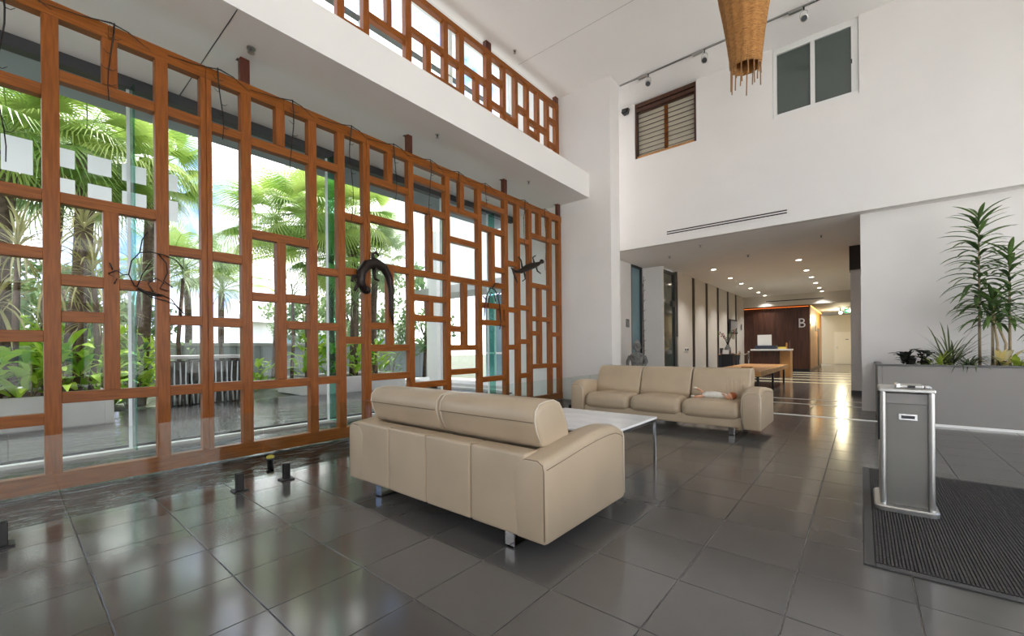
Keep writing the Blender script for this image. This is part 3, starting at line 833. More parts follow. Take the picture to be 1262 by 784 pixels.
def dracaena(base, h, label, n, spread=1.0, stems=1, z_from=.35):
    t = thing('dracaena', base, label, 'plant', 'tall plants in the grey planter')
    for s_ in range(stems):
        dx, dy = (random.uniform(-.05,.05)*s_, random.uniform(-.05,.05)*s_)
        B().tube([(base[0]+dx*2, base[1]+dy*2, base[2]), (base[0]+dx*2.5, base[1]+dy, base[2]+h*.35), (base[0]+dx*.5, base[1], base[2]+h*.7), (base[0], base[1], base[2]+h*.97)], .018, 8, .008).build('stem', 'stem', t, True)
    ga = 2.39996
    for k in range(n):
        f_ = k/(n-1)
        z = h*(z_from + (1-z_from)*f_)
        ln = (1.0 - .35*abs(f_-.45)) * spread * random.uniform(.85, 1.15)
        tilt = -0.55*f_**3
        me = dr_leaf[2 if f_ < .35 else (1 if f_ < .75 else 0)]
        inst('leaf', me, t, (0, 0, z), (0, tilt + random.uniform(-.12,.12), k*ga + random.uniform(-.2,.2)), (ln, ln, ln))
    return t
ZS = .84
dracaena((1.36, 9.30, ZS), 2.26, 'tallest slender dracaena in the grey planter with tiers of narrow leaves', 96, 1.12, 1, .34)
dracaena((1.66, 9.32, ZS), 1.68, 'shorter dracaena in the planter beside the tallest, leaf head lower', 62, 1.15, 1, .38)
dracaena((1.46, 9.12, ZS), 1.02, 'bushy low dracaena head with forked cane stems in the planter', 52, 1.12, 3, .58)
dracaena((2.05, 9.3, ZS), .95, 'dracaena at the picture edge on the far right of the planter', 26, 1.1, 1, .45)

def tuft(base, n, L, W, label, material, cat='plant', group=None, droop=(.3,.9), lift=(.6,1.3), name='tufted_plant', zr=.02):
    t = thing(name, base, label, cat, group)
    ms = [leaf_mesh('leaf', L, W, random.uniform(*droop), material, 5, .2, random.uniform(*lift)) for _ in range(3)]
    for k in range(n):
        s_ = random.uniform(.65, 1.1)
        inst('leaf', ms[k % 3], t, (random.uniform(-.05,.05), random.uniform(-.05,.05), random.uniform(0, zr)), (0, random.uniform(-.35,.2), k*2.4 + random.uniform(-.3,.3)), (s_, s_, s_))
    if zr > .05:
        for q in range(3):
            B().tube([base, (base[0]+.03*(q-1), base[1]+.02*q, base[2]+zr*.9)], .008, 5, .005).build('stem', 'twig', t, True)
    return t
G1 = 'low plants in the grey planter'
tuft((.55, 8.92, ZS), 26, .20, .05, 'dark purple-black leafed plant at the planter corner', 'leaf_black', group=G1, droop=(.5,1.0), lift=(.7,1.2), zr=.20)
tuft((.74, 8.98, ZS), 26, .20, .05, 'second dark-leafed plant, right beside the corner one', 'leaf_black', group=G1, droop=(.5,1.0), lift=(.7,1.2), zr=.22)
tuft((.88, 8.84, ZS), 22, .26, .018, 'lime-green spiky tuft between dark plants and grassy clump', 'leaf_lime', group=G1, droop=(.3,.7), lift=(.7,1.2))
tuft((1.02, 9.08, ZS), 70, .52, .011, 'dark grassy clump of thin arching blades in the planter', 'leaf_grass', group=G1, droop=(.5,1.1), lift=(1.0,1.6))
tuft((1.20, 8.95, ZS), 46, .44, .012, 'smaller grassy clump close to the tall dracaena foot', 'leaf_grass', group=G1, droop=(.5,1.1), lift=(.8,1.4))
tuft((1.50, 8.90, ZS), 12, .26, .045, 'cream and yellow broad-leafed bromeliad in the planter', 'leaf_cream', group=G1, droop=(.2,.6), lift=(.9,1.5), zr=.16)
tuft((1.66, 8.86, ZS), 14, .22, .035, 'pale green rosette next to the bromeliad', 'leaf_lime', group=G1, droop=(.4,.8), lift=(.7,1.2), zr=.08)
tuft((1.92, 8.95, ZS), 34, .46, .011, 'grassy clump at the far right end of the visible planter', 'leaf_grass', group=G1, droop=(.5,1.1), lift=(.8,1.4))

# ================================================================== HIGH WALL: LOUVRE, WINDOW, DIFFUSER, SENSOR
lw = thing('window_5', (LV[0], Y_MAIN, LV[2]), None, None, kind='structure')
a, b, z0, z1 = LV[0]+.005, LV[1]-.005, LV[2]+.005, Z_CEIL-.02
for (p, q, r_, s_) in ((a, a+.045, z0, z1), (b-.045, b, z0, z1)):
    B().cbox(p, q, Y_MAIN+.02, Y_MAIN+.13, r_, s_, .003).build('frame_stile', 'bronze_dark', lw)
B().cbox(a+.045, b-.045, Y_MAIN+.02, Y_MAIN+.13, z0, z0+.05, .003).build('frame_rail', 'bench_wood', lw)
B().cbox(a+.045, b-.045, Y_MAIN+.02, Y_MAIN+.13, z1-.09, z1, .003).build('frame_rail', 'bronze_dark', lw)
B().cbox(a+.045, b-.045, Y_MAIN+.02, Y_MAIN+.13, z1-.2, z1-.12, .003).build('frame_rail', 'bronze_dark', lw)
B().cbox((a+b)/2-.03, (a+b)/2+.05, Y_MAIN+.10, Y_MAIN+.13, z0+.05, z1-.2, .003).build('mullion', 'wood_v', lw)
ns = 10
for k in range(ns):
    zc = z0 + .11 + (z1-.26-z0-.09)*k/(ns-1)
    poly = [(Y_MAIN+.018, zc-.016), (Y_MAIN+.022, zc-.028), (Y_MAIN+.092, zc+.002), (Y_MAIN+.088, zc+.014)]
    B().prism([(p[0], p[1]) for p in poly][::-1], 0, a+.046, b-.046).build('slat', 'bronze_dark', lw)
B().box(LV[0], LV[1], Y_MAIN+.135, Y_MAIN+.15, LV[2], Z_CEIL).build('light_behind_panel', 'door_white', lw)  # pale colour stands in for light showing behind the slats

wd = thing('window_6', (WN[0], Y_MAIN, WN[2]), None, None, kind='structure')
a, b, z0, z1 = WN[0]+.005, WN[1]-.005, WN[2]+.005, 7.0
B().cbox(a, b, Y_MAIN+.03, Y_MAIN+.12, z0, z0+.07, .003).build('frame_rail', 'alu', wd)
B().cbox(a, b, Y_MAIN+.03, Y_MAIN+.12, z1-.07, Z_CEIL-.005, .003).build('frame_rail', 'alu', wd)
B().cbox(a, a+.06, Y_MAIN+.03, Y_MAIN+.12, z0+.07, z1-.07, .003).build('frame_stile', 'alu', wd)
B().cbox(b-.10, b, Y_MAIN+.03, Y_MAIN+.12, z0+.07, z1-.07, .003).build('frame_stile', 'alu', wd)
B().cbox((a+b)/2-.05, (a+b)/2+.02, Y_MAIN+.025, Y_MAIN+.11, z0+.07, z1-.07, .003).build('meeting_stile', 'alu', wd)
B().box(a+.06, (a+b)/2-.05, Y_MAIN+.08, Y_MAIN+.09, z0+.07, z1-.07).build('pane', 'glass_dark', wd)
B().box((a+b)/2+.02, b-.10, Y_MAIN+.06, Y_MAIN+.07, z0+.07, z1-.07).build('pane', 'glass_dark', wd)
B().cbox(b-.10, b-.085, Y_MAIN+.015, Y_MAIN+.03, 6.25, 6.33, .003).build('latch', 'frame_dark', wd)

ac = thing('air_diffuser', (-2.25, Y_MAIN, 3.8), 'long white linear air diffuser with two dark slots on the bulkhead', 'vent')
B().cbox(-3.46, -1.04, Y_MAIN-.008, Y_MAIN, 3.715, 3.875, .003).build('frame', 'plaster', ac)
for z in (3.762, 3.812):
    B().box(-3.41, -1.09, Y_MAIN-.011, Y_MAIN-.002, z, z+.024).build('slot', 'black', ac)
sn = thing('wall_sensor', (-4.37, Y_MAIN-.05, 6.94), 'small black wall sensor high beside the timber louvre', 'sensor')
B().prism([(-4.46,6.90),(-4.42,6.85),(-4.31,6.87),(-4.28,6.97),(-4.44,6.985)], 1, Y_MAIN-.09, Y_MAIN-.001).build('housing', 'black', sn)
B().cbox(-4.42,-4.33, Y_MAIN-.098, Y_MAIN-.088, 6.895,6.95,.004).build('lens', 'frame_dark', sn)

# ================================================================== TRACK AND SPOTLIGHTS
tr = thing('light_track', (-1.5, 8.80, Z_CEIL), 'thin grey lighting track along the high ceiling', 'track')
B().cbox(-4.115, 3.5, 8.785, 8.82, Z_CEIL-.022, Z_CEIL, .002).build('rail', 'brushed', tr)
B().box(-4.11, 3.49, 8.797, 8.808, Z_CEIL-.024, Z_CEIL-.020).build('groove', 'black', tr)
spots = ((-3.46, 'spotlight on the ceiling track nearest the white wing wall'), (-2.33, 'middle spotlight on the ceiling track above the timber louvre'), (-.72, 'spotlight on the ceiling track above the sliding window'))
for xs_, lb in spots:
    s_ = thing('track_spotlight', (xs_, 8.80, Z_CEIL-.024), lb, 'spotlight', 'spotlights on the ceiling track')
    B().cbox(xs_-.22, xs_-.02, 8.775, 8.83, Z_CEIL-.062, Z_CEIL-.024, .004).build('adapter', 'brushed', s_)
    B().tube([(xs_, 8.80, Z_CEIL-.024), (xs_, 8.80, Z_CEIL-.09)], .012, 8).build('stem', 'black', s_, True)
    yk = [(xs_ + .055*math.cos(t), 8.80, Z_CEIL-.145 + .055*math.sin(t)) for t in [PI*k/8 for k in range(9)]]
    yk = [(xs_+.055, 8.80, Z_CEIL-.21)] + yk + [(xs_-.055, 8.80, Z_CEIL-.21)]
    B().tube(yk, .007, 6).build('yoke', 'brushed', s_, True)
    hd = B()
    ax = Vector((.15, -.75, -.65)).normalized(); c = Vector((xs_, 8.80, Z_CEIL-.215))
    hd.tube([c - ax*.06, c - ax*.02, c + ax*.05, c + ax*.055], [.035, .055, .06, .052], 14)
    h_ = hd.build('head', 'brushed', s_, True)
    B().tube([c + ax*.056, c + ax*.060], .046, 14).build('lens', 'frame_dark', h_)

# ================================================================== WICKER PENDANT
pc = (-1.10, 6.0)
pt = thing('wicker_pendant', (pc[0], pc[1], Z_CEIL), 'long tapering woven rattan pendant lamp with loose reed ends', 'lamp')
prof = [(.30, 6.55), (.335, 6.2), (.325, 5.9), (.285, 5.6), (.25, 5.4), (.205, 5.1), (.175, 4.85), (.168, 4.72)]
R = []
for r_, z in prof + [(r_-.012, z+.002) for r_, z in prof[::-1]]:
    R.append([(pc[0] + (r_+.006*math.cos(13*2*PI*j/104))*math.cos(2*PI*j/104), pc[1] + (r_+.006*math.cos(13*2*PI*j/104))*math.sin(2*PI*j/104), z) for j in range(104)])
B().rings(R, closed=True).build('basket', 'wicker', pt, True)
wv = B()
for k in range(72):
    z = 4.74 + k*.025
    rr = np.interp(z, [p[1] for p in prof[::-1]], [p[0] for p in prof[::-1]])
    wv.tube([(pc[0] + (rr+.003+.006*math.cos(13*2*PI*j/104))*math.cos(2*PI*j/104), pc[1] + (rr+.003+.006*math.cos(13*2*PI*j/104))*math.sin(2*PI*j/104), z + .003*math.sin(j*2.1+k)) for j in range(105)], .0065, 4, caps=False)
tag(wv.build('weave_bands', 'wicker', pt, True), kind='stuff')
for k in range(15):
    an = 2*PI*k/15
    z1_ = 4.74 - random.uniform(.12, .32)
    B().tube([(pc[0]+.17*math.cos(an), pc[1]+.17*math.sin(an), 4.9), (pc[0]+.166*math.cos(an), pc[1]+.166*math.sin(an), 4.72), (pc[0]+.168*math.cos(an+.04), pc[1]+.168*math.sin(an+.04), z1_)], .0075, 5).build('reed', 'reed', pt, True)
B().tube([(pc[0], pc[1], Z_CEIL), (pc[0], pc[1], 6.3)], .008, 6).build('cord', 'black', pt, True)
B().lathe([(.07, Z_CEIL-.03), (.07, Z_CEIL)], pc[0], pc[1], 16).build('ceiling_rose', 'brushed', pt)
B().tube([(pc[0]-.33, pc[1], 6.2), (pc[0]+.33, pc[1], 6.2)], .008, 6).build('support_bar', 'iron', pt, True)

# ceiling fittings: sprinklers and sensors
def sprinkler(x, y, z, label, r=.035):
    s_ = thing('ceiling_sprinkler', (x, y, z), label, 'sprinkler', 'small ceiling fittings')
    B().lathe([(r, z-.006), (r, z)], x, y, 12).build('rose', 'brushed', s_)
    B().lathe([(.010, z-.05), (.010, z-.006)], x, y, 8).build('body', 'frame_dark', s_)
    B().lathe([(r*.8, z-.053), (r*.8, z-.049)], x, y, 12).build('deflector', 'brushed', s_)
sprinkler(-5.15, 1.74, Z_SOF, 'sprinkler on mezzanine soffit above the double post', .045)
sprinkler(-5.05, 4.30, Z_SOF, 'sprinkler on mezzanine soffit above the lizard ornament')
sprinkler(-5.10, 6.70, Z_SOF, 'sprinkler on mezzanine soffit towards the white wing wall')
sprinkler(-5.2, 6.42, Z_CEIL, 'dark sprinkler on the high ceiling above the mezzanine screen')
sprinkler(-2.885, 10.4, Z_BULK, 'dark sprinkler at the front of the lobby ceiling', .04)
sprinkler(-3.865, 11.16, Z_BULK, 'pale sprinkler on lobby ceiling close to the left window', .04)
sprinkler(-.65, 11.25, Z_BULK, 'sprinkler on lobby ceiling near the right column', .03)
sprinkler(-2.26, 12.4, Z_BULK, 'sprinkler in middle of the lobby ceiling, ahead of the downlights', .05)

# ================================================================== LIZARD ORNAMENTS AND TWIG GARLANDS ON THE SCREEN
XF = X_SCREEN + .02
def yz(pts, x=XF): return [(x, p[0], p[1]) for p in pts]
liz = thing('lizard_ornament', (XF, 3.45, 2.2), 'dark solid iron lizard with arched body climbing the timber screen', 'ornament', 'lizard ornaments on the timber screen')
B().tube(yz([(3.19,2.02),(3.13,2.12),(3.14,2.26),(3.22,2.38),(3.36,2.43),(3.50,2.38),(3.58,2.26),(3.62,2.08),(3.62,1.86),(3.63,1.68),(3.66,1.55)], XF+.03), [.05,.062,.066,.07,.072,.066,.055,.045,.035,.024,.010], 10).build('body', 'iron', liz, True)
B().ball((XF+.03, 3.21, 2.03), .075, 10, 8, (.7,1,.8)).build('head', 'iron', liz, True)
for pts in ([(3.33,2.44),(3.32,2.55),(3.37,2.58),(3.42,2.54)], [(3.33,2.38),(3.34,2.26),(3.36,2.20),(3.42,2.18)], [(3.12,2.20),(3.02,2.20),(3.00,2.12)], [(3.15,2.10),(3.06,2.06),(3.04,2.0)]):
    B().tube(yz(pts, XF+.03), [.028,.024,.02,.014][:len(pts)], 7).build('leg', 'iron', liz, True)

lz2 = thing('lizard_ornament', (XF, 7.0, 2.75), 'dark iron lizard with spread legs near the right end of timber screen', 'ornament', 'lizard ornaments on the timber screen')
B().tube(yz([(6.38,2.78),(6.52,2.73),(6.70,2.76),(6.9,2.86),(7.1,2.93),(7.28,2.99),(7.40,3.05)], XF+.03), [.012,.028,.05,.068,.066,.045,.03], 9).build('body', 'iron', lz2, True)
B().ball((XF+.03, 7.43, 3.07), .06, 9, 7, (.6,1.2,.8)).build('head', 'iron', lz2, True)
for pts in ([(6.75,2.80),(6.70,2.98),(6.62,3.04)], [(6.80,2.76),(6.84,2.62),(6.74,2.56)], [(7.2,2.96),(7.26,2.84),(7.38,2.80)], [(7.16,2.98),(7.1,3.1),(7.2,3.16)], [(6.42,2.78),(6.5,2.6),(6.58,2.52)]):
    B().tube(yz(pts, XF+.03), .02, 6, .012).build('leg', 'iron', lz2, True)

lz3 = thing('lizard_ornament', (XF, .95, 2.0), 'open wire lizard outline on the second post of the screen', 'ornament', 'lizard ornaments on the timber screen')
for nm, pts in (('back', [(.74,1.93),(.76,2.06),(.82,2.15),(.90,2.17),(1.0,2.16),(1.10,2.12),(1.16,2.04)]), ('belly', [(.74,1.93),(.78,1.83),(.86,1.78),(.98,1.76),(1.06,1.72),(1.12,1.62),(1.14,1.55)]),
        ('tail', [(.80,1.80),(.90,1.73),(1.02,1.70),(1.10,1.66),(1.16,1.58)]), ('head', [(.60,1.92),(.66,1.96),(.70,1.92),(.66,1.88),(.60,1.92)]), ('neck', [(.70,1.92),(.74,1.93)]), ('curl', [(.92,1.78),(.88,1.86),(.94,1.92),(1.0,1.88),(.97,1.82),(1.04,1.80)]),
        ('leg', [(.96,2.16),(1.02,2.08),(1.03,1.98),(1.0,1.90),(1.07,1.84)]), ('leg', [(.82,2.15),(.84,2.28),(.88,2.36)]), ('leg', [(.63,1.96),(.61,2.02)]), ('leg', [(.66,1.88),(.64,1.83)]), ('rib', [(.80,1.82),(.84,1.95),(.90,2.06)])):
    B().tube(yz(pts, XF+.015), .0055, 5).build(nm, 'iron', lz3, True)
B().tube(yz([(.80,1.80),(.86,1.77),(.93,1.75),(1.0,1.75)], XF+.015), [.008,.017,.015,.006], 6).build('body_plate', 'iron', lz3, True)

lz4 = thing('lizard_ornament', (XF, 5.9, 2.1), 'open wire lizard arching inside a right-hand bay of the screen', 'ornament', 'lizard ornaments on the timber screen')
for nm, pts in (('back', [(5.62,1.78),(5.64,2.0),(5.70,2.2),(5.80,2.33),(5.92,2.30),(6.0,2.18),(6.05,2.0),(6.06,1.86)]), ('belly', [(5.72,1.96),(5.74,2.12),(5.82,2.24),(5.9,2.2),(5.93,2.08)]), ('tail', [(6.06,1.86),(6.08,1.7),(6.04,1.56)]),
        ('leg', [(5.84,2.32),(5.92,2.42),(6.02,2.44)]), ('leg', [(5.66,2.1),(5.58,2.16)]), ('leg', [(5.98,2.2),(6.06,2.26)])):
    B().tube(yz(pts, XF+.015), .011, 5).build(nm, 'iron', lz4, True)

def garland(y, z_low, label, n=7, ztop=4.23, drift=.05):
    g = thing('twig_garland', (XF, y, ztop), label, 'garland', 'dark twig garlands hung on the timber screen')
    k = max(4, int((ztop - z_low)/.12))
    pts = [(XF + .012 + .006*math.sin(i*1.7), y + drift*math.sin(i*.7 + y*3)*.5, ztop + .03 - (ztop + .03 - z_low)*i/k) for i in range(k+1)]
    B().tube(pts, .0075, 5, .004).build('vine', 'twig', g, True)
    for i in range(n):
        q = pts[1 + int((k-1)*i/n)]
        sd = 1 if i % 2 else -1
        B().tube([q, (q[0]+.01, q[1]+sd*.03, q[2]-.005), (q[0]+.012, q[1]+sd*.055, q[2]+.02)], .0045, 4, .002).build('twig', 'twig', g, True)
    B().tube([(XF+.012, y-.45, ztop-.06), (XF+.014, y-.2, ztop-.03), (XF+.014, y, ztop+.02), (XF+.014, y+.12, ztop+.0), (XF+.014, y+.28, ztop-.09)], [.003,.0045,.007,.0055,.002], 5).build('runner', 'twig', g, True)
for y, z, lb in ((-.02, 2.75, 'longest twig garland, hanging at the picture edge of the screen'), (.635, 3.52, 'thick twig garland on the short upright by the first post'), (1.50, 3.50, 'thin twig strand hanging in the bay after the double post'),
        (2.24, 3.40, 'twig strand dangling in the bay with paired short panes'), (3.02, 2.95, 'long thin twig strand hanging in the bay before the lizard'), (3.72, 3.30, 'twig strand hanging beside the short upright above the lizard'),
        (4.38, 2.9, 'twig strand hanging in the bay below the second ceiling stub'), (5.0, 3.55, 'small twig strand at the head of the middle-right bay'), (5.7, 3.85, 'short twig curl before the third ceiling stub'), (6.85, 3.2, 'twig strand in the narrow bay after the third ceiling stub'), (7.6, 2.9, 'faint twig strand hanging in the wide pane near the wing wall')):
    garland(y, z, lb, 6)

# ================================================================== RECEPTION LOBBY
struct('ceiling_lobby', B().box(-5.4, .3, Y_MAIN+.14, 24, Z_BULK, Z_BULK+.1).box(.3, X_RSIDE, Y_MAIN+.14, Y_RIGHT+.25, Z_BULK, Z_BULK+.1), 'ceiling')
ll = B().box(-5.2, -5.05, Y_WING+.4, 11.42, 0, Z_BULK).box(-5.2, -5.05, 12.22, 12.35, 0, Z_BULK).box(-5.2, -4.48, 12.35, 12.43, 0, Z_BULK)
struct('wall_lobby_left', ll, 'plaster')
w7 = thing('window_7', (-5.05, 11.8, 0), None, None, kind='structure')
B().box(-5.13, -5.11, 11.46, 12.18, .05, Z_BULK-.05).build('pane', 'glass_blue', w7)
for (p, q, r_, s_) in ((11.42, 11.46, 0, Z_BULK), (12.16, 12.22, 0, Z_BULK), (11.46, 12.16, Z_BULK-.05, Z_BULK), (11.46, 12.16, 0, .05)):
    B().box(-5.15, -5.045, p, q, r_, s_).build('frame', 'frame_dark', w7)
d1 = thing('door_1', (-4.48, 13.1, 0), None, None, kind='structure')
B().box(-4.56, -4.54, 12.43, 13.62, 0, 3.5).build('pane', 'glass_dark', d1)
for (p, q, r_, s_) in ((13.40, 13.62, 0, 3.52), (12.43, 12.46, 0, 3.5), (12.46, 13.4, 3.44, 3.5), (13.25, 13.4, 2.45, 2.62)):
    B().box(-4.60, -4.49, p, q, r_, s_).build('frame', 'frame_dark', d1)
B().box(-4.485, -4.46, 13.5, 13.58, .5, 1.5).build('pull_handle', 'brushed', d1)
# striped side wall: pale panels with dark recesses between them
sw_ = thing('wall_lobby_striped', (-4.5, 18, 0), None, None, kind='structure')
B().box(-4.62, -4.485, 13.62, 23.4, 0, Z_BULK).build('recess_back', 'stripe', sw_)
edges = [13.64, 15.10, 15.42, 16.72, 17.04, 18.32, 18.66, 19.98, 20.32, 21.5, 21.84, 23.4]
for a, b in zip(edges[::2], edges[1::2]):
    B().cbox(-4.485, -4.47, a, b, 0, Z_BULK, .004).build('panel', 'lobby_wall', sw_)
struct('wall_lobby_header', B().box(-5.0, .3, 23.3, 23.42, 3.06, Z_BULK), 'lobby_wall')
hv = thing('air_vent', (-2.4, 23.29, 3.3), 'thin dark air vent slot on the header above the timber reception wall', 'vent')
B().cbox(-3.55, -1.22, 23.285, 23.30, 3.25, 3.34, .003).build('frame', 'lobby_wall', hv)
B().box(-3.5, -1.27, 23.28, 23.29, 3.275, 3.315).build('slot', 'frame_dark', hv)

# walnut box with letter B
wbx = thing('timber_feature_wall', (-3.17, 25, 0), 'dark walnut reception wall carrying a large letter B', 'feature wall')
nP = 6
for k in range(nP):
    a = -4.52 + 2.70*k/nP; b = -4.52 + 2.70*(k+1)/nP
    B().cbox(a+.003, b-.003, 23.5, 23.54, .10, 2.98, .003).build('front_panel', 'bronze_dark', wbx)
B().box(-4.52, -1.82, 23.54, 30.5, 0, 3.5).build('core', 'bronze_dark', wbx)
for k in range(4):
    a = 23.5 + 1.75*k
    B().cbox(-1.82, -1.79, a+.01, a+1.74, .10, 2.98, .004).build('side_panel', 'bronze_gold', wbx)
B().box(-4.52, -1.82, 23.47, 23.5, 0, .10).build('plinth', 'black', wbx)
B().box(-1.80, -1.77, 26.2, 27.0, 1.9, 2.4).build('recess_sign', 'stripe', wbx)
B().box(-1.79, -1.765, 27.6, 28.5, .1, 2.1).build('lift_door', 'frame_dark', wbx)
let = B()
bx, bz = -2.22, 2.02
def bowl(z0, z1, w):
    o, i_ = [], []
    n = 8; zc = (z0+z1)/2; r = (z1-z0)/2; th = .05
    for k in range(n+1):
        an = -PI/2 + PI*k/n
        o.append((bx + w - r + r*math.cos(an), zc + r*math.sin(an))); i_.append((bx + w - r + (r-th)*math.cos(an), zc + (r-th)*math.sin(an)))
    for k in range(n):
        let.prism([o[k], o[k+1], i_[k+1], i_[k]], 1, 23.47, 23.5)
    let.prism([(bx, z0), (bx+w-r, z0), (bx+w-r, z0+th), (bx, z0+th)], 1, 23.47, 23.5)
    let.prism([(bx, z1-th), (bx+w-r, z1-th), (bx+w-r, z1), (bx, z1)], 1, 23.47, 23.5)
let.box(bx-.005, bx+.05, 23.47, 23.5, bz, bz+.42)
bowl(bz+.20, bz+.42, .225); bowl(bz, bz+.225, .25)
let.build('letter', 'sign', wbx)
cv = thing('cove_lamp', (-1.9, 24, 3.0), 'warm strip lamp along the top of the walnut wall', 'lamp')
B().box(-4.5, -1.85, 23.46, 23.485, 2.985, 3.0).build('tube', mat('cove_tube', srgb(110, 52, 16), .5, emit=srgb(255, 130, 50), estr=1.5), cv)
B().box(-1.775, -1.75, 23.5, 30, 3.0, 3.02).build('tube', 'yellow', cv)
B().box(-1.774, -1.751, 23.5, 30, 2.99, 2.999).build('lens', mat('cove_tube_side', srgb(255, 200, 110), .5, emit=srgb(255, 190, 90), estr=5), cv)

# reception desk
rd = thing('reception_desk', (-2.7, 19.2, 0), 'walnut reception counter with pale top in front of the letter wall', 'desk')
B().cbox(-3.30, -2.40, 18.8, 19.5, 0, 1.05, .005).build('body', 'bronze_dark', rd)
B().cbox(-2.40, -2.06, 18.85, 19.5, 0, 1.0, .005).build('end_panel', 'bench_wood', rd)
B().cbox(-3.36, -2.04, 18.72, 19.55, 1.0, 1.06, .004).build('counter_top', 'silver', rd)
B().cbox(-3.25, -2.5, 18.95, 19.1, 1.06, 1.2, .004).build('upstand', 'blue_band', rd)
nt_ = thing('notice_stand', (-3.0, 18.9, 1.2), 'white paper notice standing on the reception counter', 'sign')
B().box(-3.16, -2.68, 19.0, 19.02, 1.2, 1.62).build('sheet', 'paper', nt_)
B().box(-3.0, -2.84, 19.02, 19.08, 1.2, 1.3).build('prop', 'alu', nt_)
tb = thing('tissue_box', (-2.35, 19.1, 1.06), 'yellow box lying on the reception counter', 'box')
B().cbox(-2.50, -2.22, 19.15, 19.3, 1.06, 1.14, .004).build('carton', 'yellow', tb)
B().cbox(-2.24, -2.19, 19.2, 19.25, 1.06, 1.30, .004).build('dispenser', 'bench_wood', tb)
tb2 = thing('desk_bottle', (-2.12, 19.1, 1.06), 'slim dark bottle at the end of the reception counter', 'bottle')
B().lathe([(.03,1.06),(.03,1.25),(.012,1.3),(.012,1.36)], -2.12, 19.2, 10).build('bottle_body', 'bronze_dark', tb2, True)
B().lathe([(.015,1.36),(.015,1.39)], -2.12, 19.2, 10).build('cap', 'black', tb2)
rp = thing('rope_post', (-3.45, 17.6, 0), 'chrome barrier posts linked in front of the reception counter', 'barrier')
for x in (-3.52, -3.22):
    B().lathe([(.13,0),(.13,.02),(.03,.04),(.03,.95),(.045,.97),(.02,1.0)], x, 17.6, 12).build('post', 'chrome', rp, True)
B().tube([(-3.52,17.6,.93),(-3.37,17.6,.86),(-3.22,17.6,.93)], .015, 6).build('rope', 'leather', rp, True)

# long honey timber table behind the sofa
bt = thing('timber_table', (-2.4, 13.4, 0), 'long honey timber table behind the three-seat sofa', 'table')
for k in range(4):
    B().cbox(-3.0 + .305*k, -3.0 + .305*(k+1) - .004, 11.1, 15.75, .48, .60, .004).build('plank', 'bench_wood', bt)
for x in (-2.95, -1.90):
    for y in (11.25, 13.4, 15.5):
        B().cbox(x, x+.05, y, y+.05, 0, .48, .003).build('leg', 'dark_metal', bt)
bx2 = thing('wooden_box', (-2.75, 11.6, .60), 'small pale wooden box on the near end of the timber table', 'box')
B().cbox(-2.22, -1.98, 11.2, 11.4, .60, .615, .003).build('lid', 'bench_wood', bx2)
B().cbox(-2.21, -1.99, 11.21, 11.39, .60, .70, .003).build('carton', 'bench_wood', bx2)

# black stand with flowers, chair-like bag, monitor, plaque, socket
bs = thing('flower_stand', (-3.55, 16, 0), 'black pedestal cabinet carrying the flower arrangement by striped wall', 'cabinet')
B().cbox(-3.75, -3.37, 15.85, 16.2, 0, .90, .006).build('body', 'black', bs)
B().cbox(-3.77, -3.35, 15.83, 16.22, .90, .92, .003).build('top', 'black', bs)
cbn = thing('side_cabinet', (-3.4, 17.4, 0), 'low black cabinet with papers between flower stand and reception counter', 'cabinet')
B().cbox(-4.1, -3.5, 17.0, 17.5, 0, .86, .006).build('body', 'blue_band', cbn)
B().cbox(-4.12, -3.48, 16.98, 17.52, .86, .89, .003).build('top', 'bench_wood', cbn)
B().box(-3.75, -3.66, 16.975, 16.985, .55, .86).build('notice', 'bench_wood', cbn)
pp = thing('document_tray', (-3.85, 17.2, .89), 'black document tray with papers on the low black cabinet', 'tray')
B().cbox(-4.05, -3.65, 17.05, 17.4, .89, .91, .004).build('tray', 'black', pp)
B().box(-4.03, -3.67, 17.07, 17.38, .91, .94).build('paper_stack', 'petal', pp)
B().cbox(-4.07, -4.03, 17.05, 17.4, .91, 1.12, .004).build('backboard', 'black', pp)
vs_ = thing('flower_vase', (-3.57, 16.02, .92), 'dark vase with pink blossom branches on the black pedestal cabinet', 'vase')
B().lathe([(.07,.92),(.11,1.0),(.10,1.12),(.05,1.2),(.06,1.24)], -3.57, 16.02, 14).build('pot', 'stone_grey', vs_, True)
for k in range(7):
    an = k*.9; l = random.uniform(.3, .55)
    e_ = (-3.57 + .28*math.cos(an), 16.02 + .28*math.sin(an), 1.24 + l)
    br = B().tube([(-3.57, 16.02, 1.2), (-3.57+.10*math.cos(an), 16.02+.10*math.sin(an), 1.24 + l*.5), e_], .010, 5, .005).build('branch', 'twig', vs_, True)
    for q in range(3):
        B().ball((e_[0]+random.uniform(-.04,.04), e_[1]+random.uniform(-.04,.04), e_[2]-.07*q), .028, 6, 5).build('blossom', 'petal' if k % 2 else 'leaf_dark', br, True)
cd = thing('small_card', (-3.6, 15.8, .92), 'small white card on the front of the flower pedestal', 'card')
B().box(-3.70, -3.50, 15.86, 15.87, .92, 1.06).build('sheet', 'paper', cd)
B().box(-3.62, -3.58, 15.87, 15.9, .92, .98).build('prop', 'alu', cd)
mn = thing('wall_monitor', (-4.4, 20.8, 2.05), 'grey-faced monitor mounted on the striped lobby wall', 'monitor')
B().cbox(-4.42, -4.36, 20.1, 21.4, 1.74, 2.36, .006).build('casing', 'black', mn)
B().box(-4.36, -4.352, 20.16, 21.34, 1.80, 2.30).build('screen', 'screen_face', mn)
B().box(-4.47, -4.42, 20.6, 20.9, 1.95, 2.15).build('bracket', 'black', mn)
pq = thing('wall_plaque', (-4.46, 22.7, 2.1), 'small oval dark plaque on the last striped wall panel', 'plaque')
